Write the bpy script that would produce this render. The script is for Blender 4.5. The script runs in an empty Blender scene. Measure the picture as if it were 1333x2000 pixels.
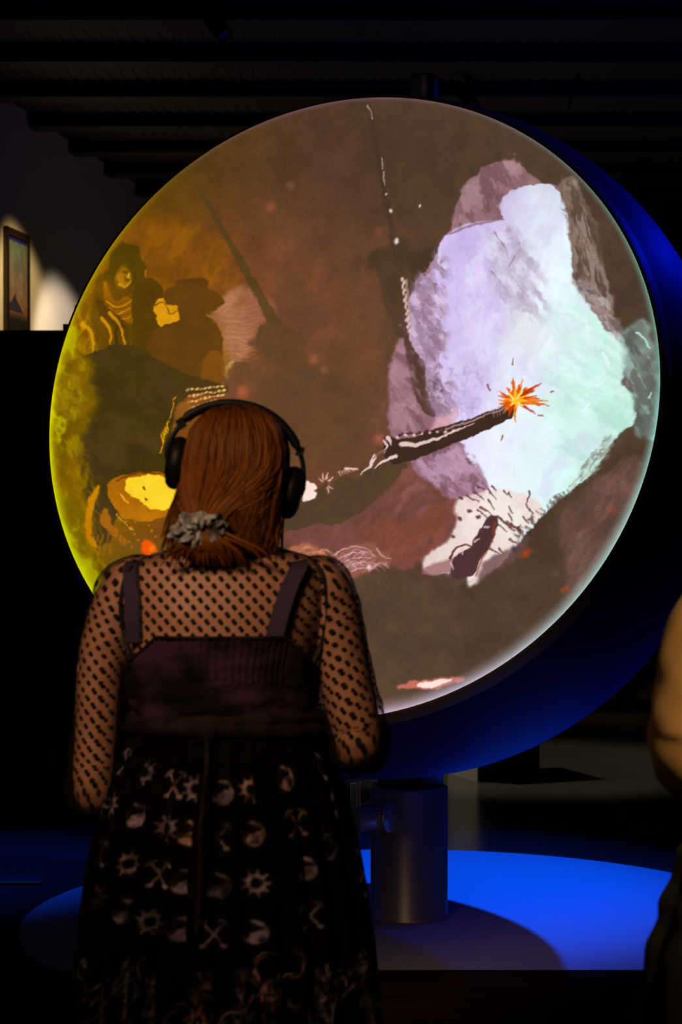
import bpy, bmesh, math, random
import numpy as np
from mathutils import Vector, Matrix

# ================================================================ camera, world, lights, exposure
sc = bpy.context.scene
col = sc.collection
F_PX = 2000 * 70 / 36.0
cam_d = bpy.data.cameras.new('camera'); cam = bpy.data.objects.new('camera', cam_d); col.objects.link(cam)
cam_d.sensor_fit = 'VERTICAL'; cam_d.sensor_height = 36; cam_d.lens = 70
cam_d.clip_start = .05; cam_d.clip_end = 100
CAM_H = 1.5
cam.location = (0, 0, CAM_H); cam.rotation_euler = (math.radians(90) - math.atan(37 / F_PX), 0, 0)
cam_d.dof.use_dof = True; cam_d.dof.focus_distance = 5.9; cam_d.dof.aperture_fstop = 5.6
sc.camera = cam

world = bpy.data.worlds.new('world'); sc.world = world; world.use_nodes = True
world.node_tree.nodes['Background'].inputs[0].default_value = (.9, .75, .7, 1)
world.node_tree.nodes['Background'].inputs[1].default_value = .0012
sc.view_settings.view_transform = 'Standard'; sc.view_settings.look = 'None'
sc.view_settings.exposure = 0; sc.view_settings.gamma = 1; sc.view_settings.use_curve_mapping = False
sc.cycles.max_bounces = 6; sc.cycles.transparent_max_bounces = 12
sc.cycles.sample_clamp_indirect = 4; sc.cycles.caustics_reflective = False; sc.cycles.caustics_refractive = False

def spot(name, loc, target, power, color, angle, blend=.4, radius=.05):
    d = bpy.data.lights.new(name, 'SPOT'); d.energy = power; d.color = color
    d.spot_size = math.radians(angle); d.spot_blend = blend; d.shadow_soft_size = radius
    o = bpy.data.objects.new(name, d); col.objects.link(o); o.location = loc
    o.rotation_euler = (Vector(target) - Vector(loc)).to_track_quat('-Z', 'Y').to_euler()
    return o

def area(name, loc, target, power, color, size):
    d = bpy.data.lights.new(name, 'AREA'); d.energy = power; d.color = color; d.size = size
    o = bpy.data.objects.new(name, d); col.objects.link(o); o.location = loc
    o.rotation_euler = (Vector(target) - Vector(loc)).to_track_quat('-Z', 'Y').to_euler()
    return o

BLUE = (0.0, .075, 1.0)
spot('blue_spot', (2.15, 7.35, 3.62), (.15, 7.45, 0), 1300, BLUE, 47, 1.0, .03)             # lights the round platform and the shell from the right
spot('blue_spot', (-1.6, 8.9, 3.7), (-1.75, 7.9, 0), 420, BLUE, 34, .9, .05)                # faint spill left of the platform
spot('blue_spot', (2.8, 8.5, 3.5), (1.1, 7.0, 2.0), 60, (0, .01, 1), 50, .8, .05)          # second blue fitting, grazing the shell's far side
spot('warm_spot', (-1.2, 1.3, 3.0), (-.2, 3.5, 1.17), 235, (1, .60, .34), 28, .9, .30)      # falls on the visitors' backs
spot('warm_spot', (.32, 2.3, .16), (.30, 6.9, .62), 10, (1, .78, .60), 30, 1.0, .10)          # unseen low spot, added to brighten stand, rim and platform edge
spot('warm_spot', (1.1, 1.3, 3.2), (.64, 3.0, 1.2), 165, (1, .66, .30), 20, .9, .10)
spot('wall_washer', (-1.35, 11.1, 3.65), (-1.9, 12.3, 1.9), 130, (1, .70, .26), 50, .5, .04)
spot('wall_washer', (-1.0, 11.6, 3.65), (-1.55, 13.4, 1.2), 220, (1, .80, .58), 56, .35, .04)
spot('floor_spot', (.1, 10.6, 3.6), (1.0, 10.9, 0), 300, (1, .88, .62), 40, .6, .03)
spot('floor_spot', (2.6, 13.0, 3.6), (2.2, 14.0, 0), 60, (1, .75, .45), 50, .8, .05)
area('added_fill', (0, 4.2, 3.76), (0, 5.5, 0), .8, (1, .82, .68), 2.0)  # weak overhead fill, added for general brightness; no fitting hangs here
area('added_fill', (1.5, 13.0, 1.2), (-1.6, 13.2, 3.6), 2.2, (1, .74, .55), .6)  # fill added out of sight behind the globe, lifts the dark upper left wall

# ================================================================ helpers
def tag(o, label=None, cat=None, group=None, kind=None):
    if label: o['label'] = label
    if cat: o['category'] = cat
    if group: o['group'] = group
    if kind: o['kind'] = kind
    return o

def thing(name, label, cat, loc=(0, 0, 0), rz=0, group=None):
    o = bpy.data.objects.new(name, None); col.objects.link(o); o.location = loc; o.rotation_euler = (0, 0, rz)
    o.empty_display_size = .1
    return tag(o, label, cat, group)

class MB:
    """collects shapes and links them as ONE mesh object"""
    def __init__(s): s.v, s.f, s.sm = [], [], []
    def add(s, vs, fs, smooth=True):
        n = len(s.v); s.v += [tuple(p) for p in vs]; s.f += [tuple(i + n for i in f) for f in fs]; s.sm += [smooth] * len(fs); return s
    def box(s, x0, y0, z0, x1, y1, z1, M=None):
        vs = [Vector((x, y, z)) for z in (z0, z1) for y in (y0, y1) for x in (x0, x1)]
        if M is not None: vs = [M @ v for v in vs]
        return s.add(vs, [(0, 2, 3, 1), (4, 5, 7, 6), (0, 1, 5, 4), (2, 6, 7, 3), (0, 4, 6, 2), (1, 3, 7, 5)], False)
    def rings(s, R, cap0=True, cap1=True, smooth=True):
        n = len(R[0]); vs = [tuple(p) for r in R for p in r]; fs = []
        for i in range(len(R) - 1):
            for j in range(n):
                k = (j + 1) % n; fs.append((i * n + j, i * n + k, (i + 1) * n + k, (i + 1) * n + j))
        if cap0: vs.append(tuple(np.mean(np.array(R[0], float), 0))); c = len(vs) - 1; fs += [(c, (j + 1) % n, j) for j in range(n)]
        if cap1: vs.append(tuple(np.mean(np.array(R[-1], float), 0))); c = len(vs) - 1; b = (len(R) - 1) * n; fs += [(c, b + j, b + (j + 1) % n) for j in range(n)]
        return s.add(vs, fs, smooth)
    def lathe(s, prof, o=(0, 0, 0), axis=(0, 0, 1), n=48, cap0=True, cap1=True, smooth=True):
        a = Vector(axis).normalized(); u = a.orthogonal().normalized(); w = a.cross(u); o = Vector(o)
        return s.rings([[o + a * h + (u * math.cos(t) + w * math.sin(t)) * max(r, 1e-4) for t in (2 * math.pi * j / n for j in range(n))] for r, h in prof], cap0, cap1, smooth)
    def tube(s, pts, radii, n=12, cap=True, flat=1.0, up=None):
        pts = [Vector(p) for p in pts]; m = len(pts)
        if not hasattr(radii, '__len__'): radii = [radii] * m
        u = None; R = []
        for i, p in enumerate(pts):
            t = (pts[min(i + 1, m - 1)] - pts[max(i - 1, 0)]).normalized()
            if up is not None: u = (Vector(up) - t * Vector(up).dot(t)).normalized()
            elif u is None: u = t.orthogonal().normalized()
            else: u = (u - t * u.dot(t)).normalized()
            w = t.cross(u); r = radii[i]
            R.append([p + u * math.cos(a) * r + w * math.sin(a) * r * flat for a in (2 * math.pi * j / n for j in range(n))])
        return s.rings(R, cap, cap)
    def ball(s, c, r, n=24, m=14, M=None):
        rx, ry, rz = (r, r, r) if not hasattr(r, '__len__') else r; c = Vector(c); R = []
        for i in range(1, m):
            t = math.pi * i / m
            ring = [Vector((rx * math.sin(t) * math.cos(a), ry * math.sin(t) * math.sin(a), -rz * math.cos(t))) for a in (2 * math.pi * j / n for j in range(n))]
            if M is not None: ring = [M @ q for q in ring]
            R.append([c + q for q in ring])
        return s.rings(R)
    def build(s, name, mat, parent=None):
        me = bpy.data.meshes.new(name); me.from_pydata(s.v, [], s.f); me.update()
        me.polygons.foreach_set('use_smooth', s.sm)
        if mat: me.materials.append(mat)
        o = bpy.data.objects.new(name, me); col.objects.link(o)
        if parent is not None: o.parent = parent
        return o

def crom(p, k=8):
    p = [np.array(q, float) for q in p]; e = [2 * p[0] - p[1]] + p + [2 * p[-1] - p[-2]]; o = []
    for i in range(1, len(e) - 2):
        for j in range(k):
            t = j / k; a, b, c, d = e[i - 1:i + 3]
            o.append(.5 * (2 * b + (c - a) * t + (2 * a - 5 * b + 4 * c - d) * t * t + (3 * b - a - 3 * c + d) * t ** 3))
    return o + [p[-1]]

def mod(o, kind, **kw):
    m = o.modifiers.new(kind.lower(), kind)
    for k, v in kw.items(): setattr(m, k, v)
    return m

# ---------------------------------------------------------------- materials
def mat(name, color=(.5, .5, .5), rough=.6, metal=0., spec=.5, noise=None, bump=None, **kw):
    """noise = (scale, colour2, stretch) mixes a second colour; bump = (scale, strength)"""
    m = bpy.data.materials.new(name); m.use_nodes = True; nt = m.node_tree; b = nt.nodes['Principled BSDF']
    b.inputs['Base Color'].default_value = (*color, 1); b.inputs['Roughness'].default_value = rough
    b.inputs['Metallic'].default_value = metal; b.inputs['Specular IOR Level'].default_value = spec
    for k, v in kw.items(): b.inputs[k].default_value = v
    if noise or bump: tc = nt.nodes.new('ShaderNodeTexCoord')
    if noise:
        mp = nt.nodes.new('ShaderNodeMapping'); mp.inputs['Scale'].default_value = noise[2] if len(noise) > 2 else (1, 1, 1)
        n = nt.nodes.new('ShaderNodeTexNoise'); n.inputs['Scale'].default_value = noise[0]; n.inputs['Detail'].default_value = 5
        r = nt.nodes.new('ShaderNodeValToRGB'); r.color_ramp.elements[0].position = .38; r.color_ramp.elements[1].position = .62
        r.color_ramp.elements[0].color = (*color, 1); r.color_ramp.elements[1].color = (*noise[1], 1)
        nt.links.new(tc.outputs['Object'], mp.inputs[0]); nt.links.new(mp.outputs[0], n.inputs['Vector'])
        nt.links.new(n.outputs['Fac'], r.inputs[0]); nt.links.new(r.outputs[0], b.inputs['Base Color'])
    if bump:
        n = nt.nodes.new('ShaderNodeTexNoise'); n.inputs['Scale'].default_value = bump[0]; n.inputs['Detail'].default_value = 4
        q = nt.nodes.new('ShaderNodeBump'); q.inputs['Strength'].default_value = bump[1]; q.inputs['Distance'].default_value = .01
        nt.links.new(tc.outputs['Object'], n.inputs['Vector']); nt.links.new(n.outputs['Fac'], q.inputs['Height']); nt.links.new(q.outputs[0], b.inputs['Normal'])
    return m

def attr_colour(m, name='paint', emit=False):
    nt = m.node_tree; b = nt.nodes['Principled BSDF']; a = nt.nodes.new('ShaderNodeAttribute'); a.attribute_name = name
    nt.links.new(a.outputs['Color'], b.inputs['Emission Color' if emit else 'Base Color'])
    if emit: b.inputs['Emission Strength'].default_value = 1
    return m

def set_colours(me, rgb, name='paint', srgb=True):
    rgb = np.asarray(rgb, float).reshape(-1, 3)
    if srgb: rgb = np.where(rgb <= .04045, rgb / 12.92, ((rgb + .055) / 1.055) ** 2.4)
    a = me.color_attributes.new(name, 'FLOAT_COLOR', 'POINT')
    a.data.foreach_set('color', np.concatenate([rgb, np.ones((len(rgb), 1))], 1).astype(np.float32).ravel())

def grid_mesh(name, P, wrap, m, parent, smooth=True):
    """P: (rows, cols, 3) array of points -> mesh made fast"""
    h, w = P.shape[:2]; me = bpy.data.meshes.new(name)
    i = np.arange(h - 1)[:, None] * w; j = np.arange(w if wrap else w - 1)[None]; k = (j + 1) % w
    q = np.stack([i + j, i + k, i + w + k, i + w + j], -1).reshape(-1, 4)
    me.vertices.add(h * w); me.vertices.foreach_set('co', P.reshape(-1).astype(np.float32))
    me.loops.add(q.size); me.loops.foreach_set('vertex_index', q.ravel().astype(np.int32))
    me.polygons.add(len(q)); me.polygons.foreach_set('loop_start', (np.arange(len(q)) * 4).astype(np.int32))
    me.polygons.foreach_set('loop_total', np.full(len(q), 4, np.int32)); me.update(calc_edges=True)
    me.polygons.foreach_set('use_smooth', np.full(len(q), smooth))
    me.materials.append(m); o = bpy.data.objects.new(name, me); col.objects.link(o)
    if parent is not None: o.parent = parent
    return o
# ---------------------------------------------------------------- the moving picture shown by the round screen
# painted stroke by stroke on a drawing sheet; sheet units are image pixels and run 85..1315 across and 175..1425 down
SX0, SY0, SW, SH = 85, 175, 1230, 1250
prng = np.random.RandomState(7)

def vnoise(w, h, cell, rng=prng, cy=None):
    cy = cy or cell
    gw, gh = int(w / cell) + 3, int(h / cy) + 3
    g = rng.rand(gh, gw)
    xs, ys = np.arange(w) / cell, np.arange(h) / cy
    xi, yi = xs.astype(int), ys.astype(int)
    fx, fy = xs - xi, ys - yi
    fx, fy = fx * fx * (3 - 2 * fx), fy * fy * (3 - 2 * fy)
    a = g[yi][:, xi] * (1 - fx) + g[yi][:, xi + 1] * fx
    b = g[yi + 1][:, xi] * (1 - fx) + g[yi + 1][:, xi + 1] * fx
    return a * (1 - fy)[:, None] + b * fy[:, None]

def fbm(w, h, cell, octs=4, rng=prng):
    o, amp, tot = 0, 1.0, 0.0
    for _ in range(octs):
        o = o + amp * vnoise(w, h, max(cell, 1.5), rng); tot += amp; amp *= .55; cell *= .5
    return o / tot

def blur(a, r):
    r = int(r)
    if r < 1: return a
    for ax in (0, 1):
        for _ in range(2):
            p = np.concatenate([np.repeat(a.take([0], ax), r, ax), a, np.repeat(a.take([-1], ax), r + 1, ax)], ax)
            c = np.cumsum(p, ax)
            n = a.shape[ax]
            a = (c.take(range(2 * r, 2 * r + n), ax) - np.concatenate([np.zeros_like(c.take([0], ax)), c.take(range(0, n - 1), ax)], ax)) / (2 * r)
            a = np.clip(a, 0, 1)
    return a

def smooth_pts(pts, k=6):
    p = np.array(pts, float); n = len(p); out = []
    for i in range(n):
        a, b, c, d = p[i - 1], p[i], p[(i + 1) % n], p[(i + 2) % n]
        for j in range(k):
            t = j / k
            out.append(.5 * (2 * b + (c - a) * t + (2 * a - 5 * b + 4 * c - d) * t * t + (3 * b - a - 3 * c + d) * t ** 3))
    return np.array(out)

class Sheet:
    def __init__(s, x0, y0, w, h, base=(0, 0, 0)):
        s.x0, s.y0, s.w, s.h = x0, y0, w, h
        s.im = np.zeros((h, w, 3)) + np.array(base, float)
        s.xx, s.yy = np.meshgrid(np.arange(w) + x0 + .5, np.arange(h) + y0 + .5)
        s.n1 = fbm(w, h, 22, 4) * 2 - 1; s.n2 = fbm(w, h, 22, 4) * 2 - 1
        s.n3 = fbm(w, h, 60, 5); s.n4 = fbm(w, h, 9, 2)
    def box(s, x0, y0, x1, y1):
        return (slice(max(0, int(y0 - s.y0)), min(s.h, int(y1 - s.y0))), slice(max(0, int(x0 - s.x0)), min(s.w, int(x1 - s.x0))))
    def mask(s, pts, warp=3, soft=1, smooth=True):
        p = smooth_pts(pts) if smooth else np.array(pts, float)
        m = warp * 2 + soft * 3 + 3
        sl = s.box(p[:, 0].min() - m, p[:, 1].min() - m, p[:, 0].max() + m, p[:, 1].max() + m)
        X = s.xx[sl] + s.n1[sl] * warp * 2.2; Y = s.yy[sl] + s.n2[sl] * warp * 2.2
        ins = np.zeros(X.shape, bool)
        q = np.roll(p, -1, 0)
        for (ax, ay), (bx, by) in zip(p, q):
            if ay == by: continue
            c = (ay > Y) != (by > Y)
            ins ^= c & (X < (bx - ax) * (Y - ay) / (by - ay) + ax)
        return sl, blur(ins.astype(float), soft)
    def put(s, sl, m, col, a=1.0, mod=0.0, col2=None):
        col = np.array(col, float)
        c = np.broadcast_to(col, s.im[sl].shape).copy()
        if col2 is not None:
            t = np.clip((s.n3[sl] - .5) * 3.2 + .5, 0, 1)[..., None]
            c = c * (1 - t) + np.array(col2, float) * t
        if mod: c = c * (1 + mod * (s.n4[sl] - .5)[..., None] * 2)
        m = (m * a)[..., None]
        s.im[sl] = s.im[sl] * (1 - m) + c * m
    def poly(s, pts, col, a=1.0, warp=3, soft=1, smooth=True, mod=0.0, col2=None):
        sl, m = s.mask(pts, warp, soft, smooth)
        s.put(sl, m, col, a, mod, col2)
    def ell(s, cx, cy, rx, ry, col, a=1.0, soft=.25, rot=0, warp=0):
        R = max(rx, ry) * (1 + soft) + 4 + warp * 2
        sl = s.box(cx - R, cy - R, cx + R, cy + R)
        X = s.xx[sl] - cx + s.n1[sl] * warp; Y = s.yy[sl] - cy + s.n2[sl] * warp
        co, si = math.cos(rot), math.sin(rot)
        d = np.sqrt(((X * co + Y * si) / rx) ** 2 + ((-X * si + Y * co) / ry) ** 2)
        s.put(sl, np.clip((1 + soft - d) / (2 * soft + 1e-3), 0, 1), col, a)
    def line(s, pts, w0, w1, col, a=1.0, soft=1.0, curve=True):
        p = np.array(pts, float)
        if curve and len(p) > 2:
            e = np.vstack([2 * p[0] - p[1], p, 2 * p[-1] - p[-2]]); o = []
            for i in range(1, len(e) - 2):
                for j in range(6):
                    t = j / 6; A, B, C2, D = e[i - 1], e[i], e[i + 1], e[i + 2]
                    o.append(.5 * (2 * B + (C2 - A) * t + (2 * A - 5 * B + 4 * C2 - D) * t * t + (3 * B - A - 3 * C2 + D) * t ** 3))
            o.append(p[-1]); p = np.array(o)
        W = max(w0, w1) + soft + 2
        sl = s.box(p[:, 0].min() - W, p[:, 1].min() - W, p[:, 0].max() + W, p[:, 1].max() + W)
        X, Y = s.xx[sl], s.yy[sl]; best = np.zeros(X.shape); n = len(p) - 1
        if X.size == 0: return
        for i in range(n):
            a0, b0 = p[i], p[i + 1]; d = b0 - a0; L = max(d @ d, 1e-6)
            t = np.clip(((X - a0[0]) * d[0] + (Y - a0[1]) * d[1]) / L, 0, 1)
            dist = np.hypot(X - a0[0] - t * d[0], Y - a0[1] - t * d[1])
            w = (w0 + (w1 - w0) * (i + t) / n) / 2
            best = np.maximum(best, np.clip((w - dist) / soft + .5, 0, 1))
        s.put(sl, best, col, a)
    def tex(s, pts, n, L, ang, cols, w=2, a=.5, jit=.4, warp=3):
        """short brush strokes scattered inside an outline"""
        sl, m = s.mask(pts, warp, 1)
        ys, xs = np.nonzero(m > .5)
        if not len(ys): return
        old = s.im[sl].copy()
        for _ in range(n):
            i = prng.randint(len(ys)); x = xs[i] + sl[1].start + s.x0; y = ys[i] + sl[0].start + s.y0
            t = ang + prng.normal() * jit; l = L * (.5 + prng.rand()); dx, dy = math.cos(t) * l / 2, math.sin(t) * l / 2
            c = cols[prng.randint(len(cols))]
            k = prng.normal() * .15 * l
            s.line([(x - dx, y - dy), (x + k * -math.sin(t), y + k * math.cos(t)), (x + dx, y + dy)], w * (.6 + prng.rand()), w * .5, c, a * .75, 2.4, False)
        m = blur(m, 2)[..., None]; s.im[sl] = old * (1 - m) + s.im[sl] * m

def clouds(s, pts, cols, cell, ang, lo=.45, hi=.6, stretch=2.2, a=.8, soft=4):
    """ragged brushed patches inside an outline: streaky noise cut at a threshold, one pass per colour"""
    sl, m = s.mask(pts, 4, soft)
    h, w = m.shape
    if h < 4 or w < 4: return
    X, Y = np.meshgrid(np.arange(w), np.arange(h)); c, si = math.cos(ang), math.sin(ang)
    U = (X * c + Y * si) / stretch; V = -X * si + Y * c
    for colr in cols:
        D = int(max(h, w) * 2.2 + 80); big = fbm(D, D, cell, 4)
        n = big[np.clip(V - V.min() + 5, 0, D - 1).astype(int), np.clip(U - U.min() + 5, 0, D - 1).astype(int)]
        k = np.clip((n - lo) / (hi - lo), 0, 1); k = k * k * (3 - 2 * k)
        s.put(sl, m * k, colr, a)

def paint_screen():
    s = Sheet(SX0, SY0, SW, SH)
    X, Y = s.xx, s.yy
    def ramp(v, stops):
        xs = [q[0] for q in stops]
        return np.stack([np.interp(v, xs, [q[1][k] for q in stops]) for k in range(3)], -1)
    top = ramp(X, [(100, (120, 105, 0)), (240, (96, 72, 4)), (420, (88, 60, 24)), (620, (88, 60, 44)), (900, (84, 62, 46)), (1250, (88, 70, 56))])
    mid = ramp(X, [(100, (190, 175, 0)), (160, (160, 115, 0)), (300, (136, 78, 10)), (450, (134, 76, 38)), (620, (116, 72, 48)), (780, (96, 68, 46)), (1250, (82, 64, 50))])
    bot = ramp(X, [(100, (180, 165, 0)), (190, (110, 85, 15)), (340, (92, 70, 42)), (600, (94, 70, 52)), (850, (90, 68, 52)), (1100, (84, 64, 50)), (1300, (86, 68, 58))])
    ty = np.clip((Y - 260) / 330, 0, 1)[..., None]; ty = ty * ty * (3 - 2 * ty)
    tb = np.clip((Y - 1000) / 140, 0, 1)[..., None]
    s.im = (top * (1 - ty) + mid * ty) * (1 - tb) + bot * tb
    s.im *= (1 + .16 * (s.n3 - .5)[..., None])
    # warm clouds left of the pole, and the lit strip of sky between the figures
    s.poly([(215, 470), (300, 430), (420, 470), (470, 560), (520, 640), (470, 660), (420, 600), (330, 560), (240, 540)], (150, 84, 14), .55, 8, 16, col2=(112, 70, 12))
    s.tex([(230, 480), (420, 470), (470, 560), (420, 590), (300, 560)], 90, 34, -1.1, [(156, 92, 16), (120, 70, 12), (140, 80, 22)], 7, .22)
    s.poly([(430, 590), (470, 560), (540, 600), (500, 640), (510, 668), (470, 700), (440, 745), (425, 740), (432, 660), (415, 620)], (160, 100, 70), .9, 5, 6, col2=(184, 122, 88))
    for k in range(16):
        y = 600 + k * 8
        s.line([(432 + k % 3 * 5, y), (450, y - 8 + k % 4 * 4), (470 + k % 5 * 5, y + 2), (500 + k % 3 * 4, y - 6)], 3, 1, (206, 146, 108), .4, 2)
    s.poly([(437, 722), (458, 706), (448, 728), (432, 752), (424, 750)], (236, 196, 130), .95, 1, 2)
    # soft haze shapes of the centre
    s.poly([(520, 480), (640, 520), (700, 640), (620, 720), (560, 700), (540, 600)], (128, 76, 46), .5, 10, 24)
    s.poly([(600, 690), (720, 610), (800, 560), (790, 700), (770, 830), (680, 880), (600, 800)], (108, 72, 50), .55, 8, 14)
    s.poly([(660, 760), (740, 700), (790, 820), (720, 880), (640, 870)], (130, 78, 62), .5, 8, 16)
    clouds(s, [(106, 600), (200, 540), (250, 660), (200, 700), (120, 710)], [(196, 140, 0), (120, 82, 4), (214, 164, 4)], 16, -1.2, .5, .62, 2.6, .7, 4)
    clouds(s, [(230, 470), (420, 430), (470, 560), (430, 600), (300, 545)], [(164, 98, 12), (112, 68, 12)], 40, -1.1, .48, .64, 2, .5, 12)
    clouds(s, [(560, 470), (780, 480), (780, 760), (640, 900), (560, 700)], [(126, 76, 52), (92, 64, 44)], 60, -1.1, .48, .66, 1.6, .4, 20)
    # the long pole at the left and the hatted figures
    s.line([(385, 360), (470, 510), (548, 650)], 8, 22, (88, 66, 30), .85, 4)
    s.poly([(105, 560), (200, 520), (330, 560), (420, 620), (440, 740), (300, 720), (180, 700), (110, 720)], (150, 96, 0), .75, 6, 12, col2=(124, 78, 6))
    s.tex([(110, 600), (200, 560), (230, 660), (130, 700)], 130, 30, -1.2, [(186, 136, 0), (140, 94, 0), (200, 156, 0)], 6, .4)
    s.poly([(222, 492), (232, 478), (262, 480), (272, 500), (284, 522), (276, 546), (240, 560), (205, 545), (214, 520)], (90, 66, 6), 1, 2, 3)
    s.poly([(180, 570), (225, 540), (300, 600), (330, 720), (200, 700)], (104, 70, 8), .8, 4, 5)
    s.poly([(206, 552), (224, 590), (246, 580), (262, 596), (268, 624), (246, 626), (214, 606), (202, 582)], (178, 116, 6), 1, 2, 2, col2=(150, 92, 6))
    for k in range(6):
        s.line([(206 + k * 2, 582 + k * 6), (228, 594 + k * 6), (262 - k, 578 + k * 8)], 3, 1.5, ((226, 160, 16) if k % 2 else (120, 76, 6)), .8, 1.5)
    s.ell(241, 542, 14, 20, (176, 116, 12), 1, .3, .15, 2); s.ell(245, 532, 7, 4, (104, 64, 8), .8, .5); s.ell(247, 546, 5, 5, (110, 66, 8), .8, .5)
    s.line([(251, 534), (249, 541), (253, 544)], 3.5, 2.5, (232, 176, 40), .9, 2); s.line([(234, 556), (244, 561), (254, 550)], 4.5, 3, (220, 160, 26), .85, 2.5); s.line([(282, 528), (286, 538)], 3, 2, (220, 130, 20), .8, 2)
    s.poly([(186, 585), (210, 600), (250, 640), (248, 672), (226, 640), (200, 620)], (88, 60, 8), .8, 2, 3)
    for q in ([(198, 622), (212, 640), (216, 672)], [(214, 612), (236, 640), (243, 674)], [(160, 632), (178, 650), (182, 684)]):
        s.line(q, 7, 4, (222, 150, 14), .85, 2)
    s.line([(226, 640), (228, 674)], 6, 8, (82, 56, 6), 1, 2)
    s.poly([(262, 560), (275, 545), (300, 546), (316, 566), (318, 590), (304, 606), (316, 634), (330, 670), (300, 700), (262, 690), (258, 600)], (94, 64, 10), 1, 1.5, 1)
    s.poly([(318, 582), (340, 590), (350, 626), (330, 634), (316, 638), (300, 604)], (214, 144, 12), 1, 2, 1, col2=(236, 168, 20))
    s.line([(298, 598), (320, 592), (330, 612), (346, 608)], 4, 2, (130, 80, 14), .8, 1.5)
    s.poly([(322, 570), (342, 560), (350, 546), (400, 547), (408, 566), (428, 576), (436, 590), (424, 600), (408, 612), (426, 640), (436, 672), (428, 720), (440, 745), (400, 742), (330, 715), (290, 690), (300, 645), (340, 632), (352, 624), (346, 596), (326, 592)], (106, 66, 18), 1, 1.2, 1)
    s.poly([(400, 700), (430, 690), (436, 748), (396, 744)], (136, 80, 18), .8, 1, 2)
    for q in ([(424, 602), (436, 598), (430, 612)], [(404, 616), (420, 622), (414, 630)]): s.line(q, 4, 2, (176, 112, 70), .7, 1.5)
    # curly-haired silhouette in the middle
    sil = [(438, 752), (446, 724), (462, 708), (508, 700), (512, 684), (492, 676), (484, 668), (500, 660), (504, 644), (522, 632), (548, 634), (574, 644), (592, 662), (598, 686), (614, 688), (640, 664), (672, 640), (710, 640), (740, 700), (700, 800), (600, 900), (470, 860), (440, 790)]
    s.poly(sil, (108, 72, 44), .82, 2, 3, col2=(118, 74, 46))
    s.poly([(500, 660), (520, 634), (560, 638), (594, 664), (600, 700), (640, 720), (680, 780), (600, 740), (520, 700)], (98, 68, 40), .6, 2, 4)
    s.poly([(510, 740), (620, 720), (700, 760), (720, 840), (620, 900), (520, 860)], (100, 70, 44), .45, 4, 10)
    # great dark shoulder at the left
    s.poly([(100, 790), (112, 740), (140, 712), (180, 690), (220, 676), (262, 678), (300, 700), (340, 722), (390, 742), (440, 754), (436, 768), (370, 772), (350, 790), (340, 830), (326, 868), (318, 930), (250, 938), (236, 946), (210, 1060), (150, 1030), (118, 960), (106, 880)], (74, 58, 16), 1, 1, 2, col2=(82, 60, 24))
    s.poly([(104, 740), (150, 702), (180, 700), (176, 740), (190, 780), (170, 830), (150, 870), (160, 960), (176, 1060), (200, 1130), (150, 1120), (112, 1010), (96, 880)], (146, 112, 0), .95, 6, 8, col2=(118, 88, 4))
    s.ell(138, 772, 30, 44, (150, 122, 8), .8, .12, .1, 3); s.tex([(108, 730), (150, 720), (160, 800), (120, 820)], 60, 20, 1.2, [(190, 160, 10), (120, 90, 4), (170, 140, 10)], 5, .35)
    s.poly([(92, 700), (120, 660), (150, 640), (140, 700), (112, 740), (106, 800), (126, 826), (120, 860), (104, 872), (88, 860)], (206, 196, 0), .95, 4, 3, col2=(182, 170, 0))
    s.poly([(92, 860), (112, 868), (120, 930), (140, 1010), (170, 1080), (210, 1150), (170, 1160), (110, 1010)], (186, 178, 0), .95, 4, 5, col2=(160, 150, 0))
    s.tex([(120, 880), (170, 880), (200, 1060), (210, 1140), (160, 1060)], 160, 26, 1.3, [(150, 112, 0), (112, 84, 6), (176, 142, 0)], 6, .35)
    clouds(s, [(106, 720), (170, 700), (176, 800), (150, 900), (180, 1080), (140, 1060), (110, 960)], [(176, 146, 4), (110, 80, 4), (134, 92, 2)], 22, 1.2, .48, .62, 2, .6, 5)
    clouds(s, [(190, 700), (300, 720), (330, 860), (240, 930), (180, 900)], [(84, 62, 30), (66, 50, 14)], 40, .4, .48, .64, 1.5, .5, 10)
    # studded strap
    for k in range(34):
        x = 366 + (k % 9) * 8.6 + (k // 9) * 3 % 5; y = 762 + (k // 9) * 8 - (k % 9) * .9 + (k // 9) * (8 - k % 9) * .5
        if x < 442: s.ell(x, y, 3.8, 2.3, ((246, 190, 110) if k % 3 else (214, 150, 90)), .95, .5, -.3)
    for k in range(9):
        x = 343 - k * 3.4; y = 776 + k * 12
        s.line([(x, y), (x - 3, y + 8 + k % 3 * 3)], 3, 1.5, (236, 164, 20), .85, 1.5)
    s.poly([(346, 792), (366, 786), (372, 800), (350, 830), (336, 860), (340, 820)], (150, 92, 30), .8, 1, 2)
    for k in range(5): s.line([(318 + k * 3, 860 - k * 5), (314 + k * 3, 848 - k * 5)], 3, 2, (240, 170, 10), .9, 1.2)
    # bright lit patch by her left ear
    s.poly([(214, 944), (236, 932), (270, 924), (320, 926), (360, 934), (360, 990), (330, 1006), (280, 1016), (240, 1006), (214, 976)], (172, 102, 10), 1, 2, 1, col2=(196, 120, 10))
    s.poly([(244, 940), (276, 928), (330, 934), (372, 944), (366, 986), (318, 992), (290, 990), (276, 976), (262, 968), (250, 958)], (255, 214, 44), 1, 4, 1.5, col2=(248, 200, 30))
    for q in ([(280, 952), (283, 956)], [(284, 976), (287, 977)], [(236, 968), (250, 982)]): s.line(q, 4, 3, (130, 66, 6) if q[0][0] > 260 else (240, 176, 30), .9, 1.2)
    s.line([(228, 938), (270, 924), (320, 926)], 3, 2, (120, 52, 6), .9, 1.2)
    s.poly([(194, 948), (190, 964), (182, 988), (176, 1020), (180, 1050), (190, 1068), (176, 1060), (166, 1030), (168, 996), (178, 970)], (206, 132, 4), 1, 1, 2)
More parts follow.
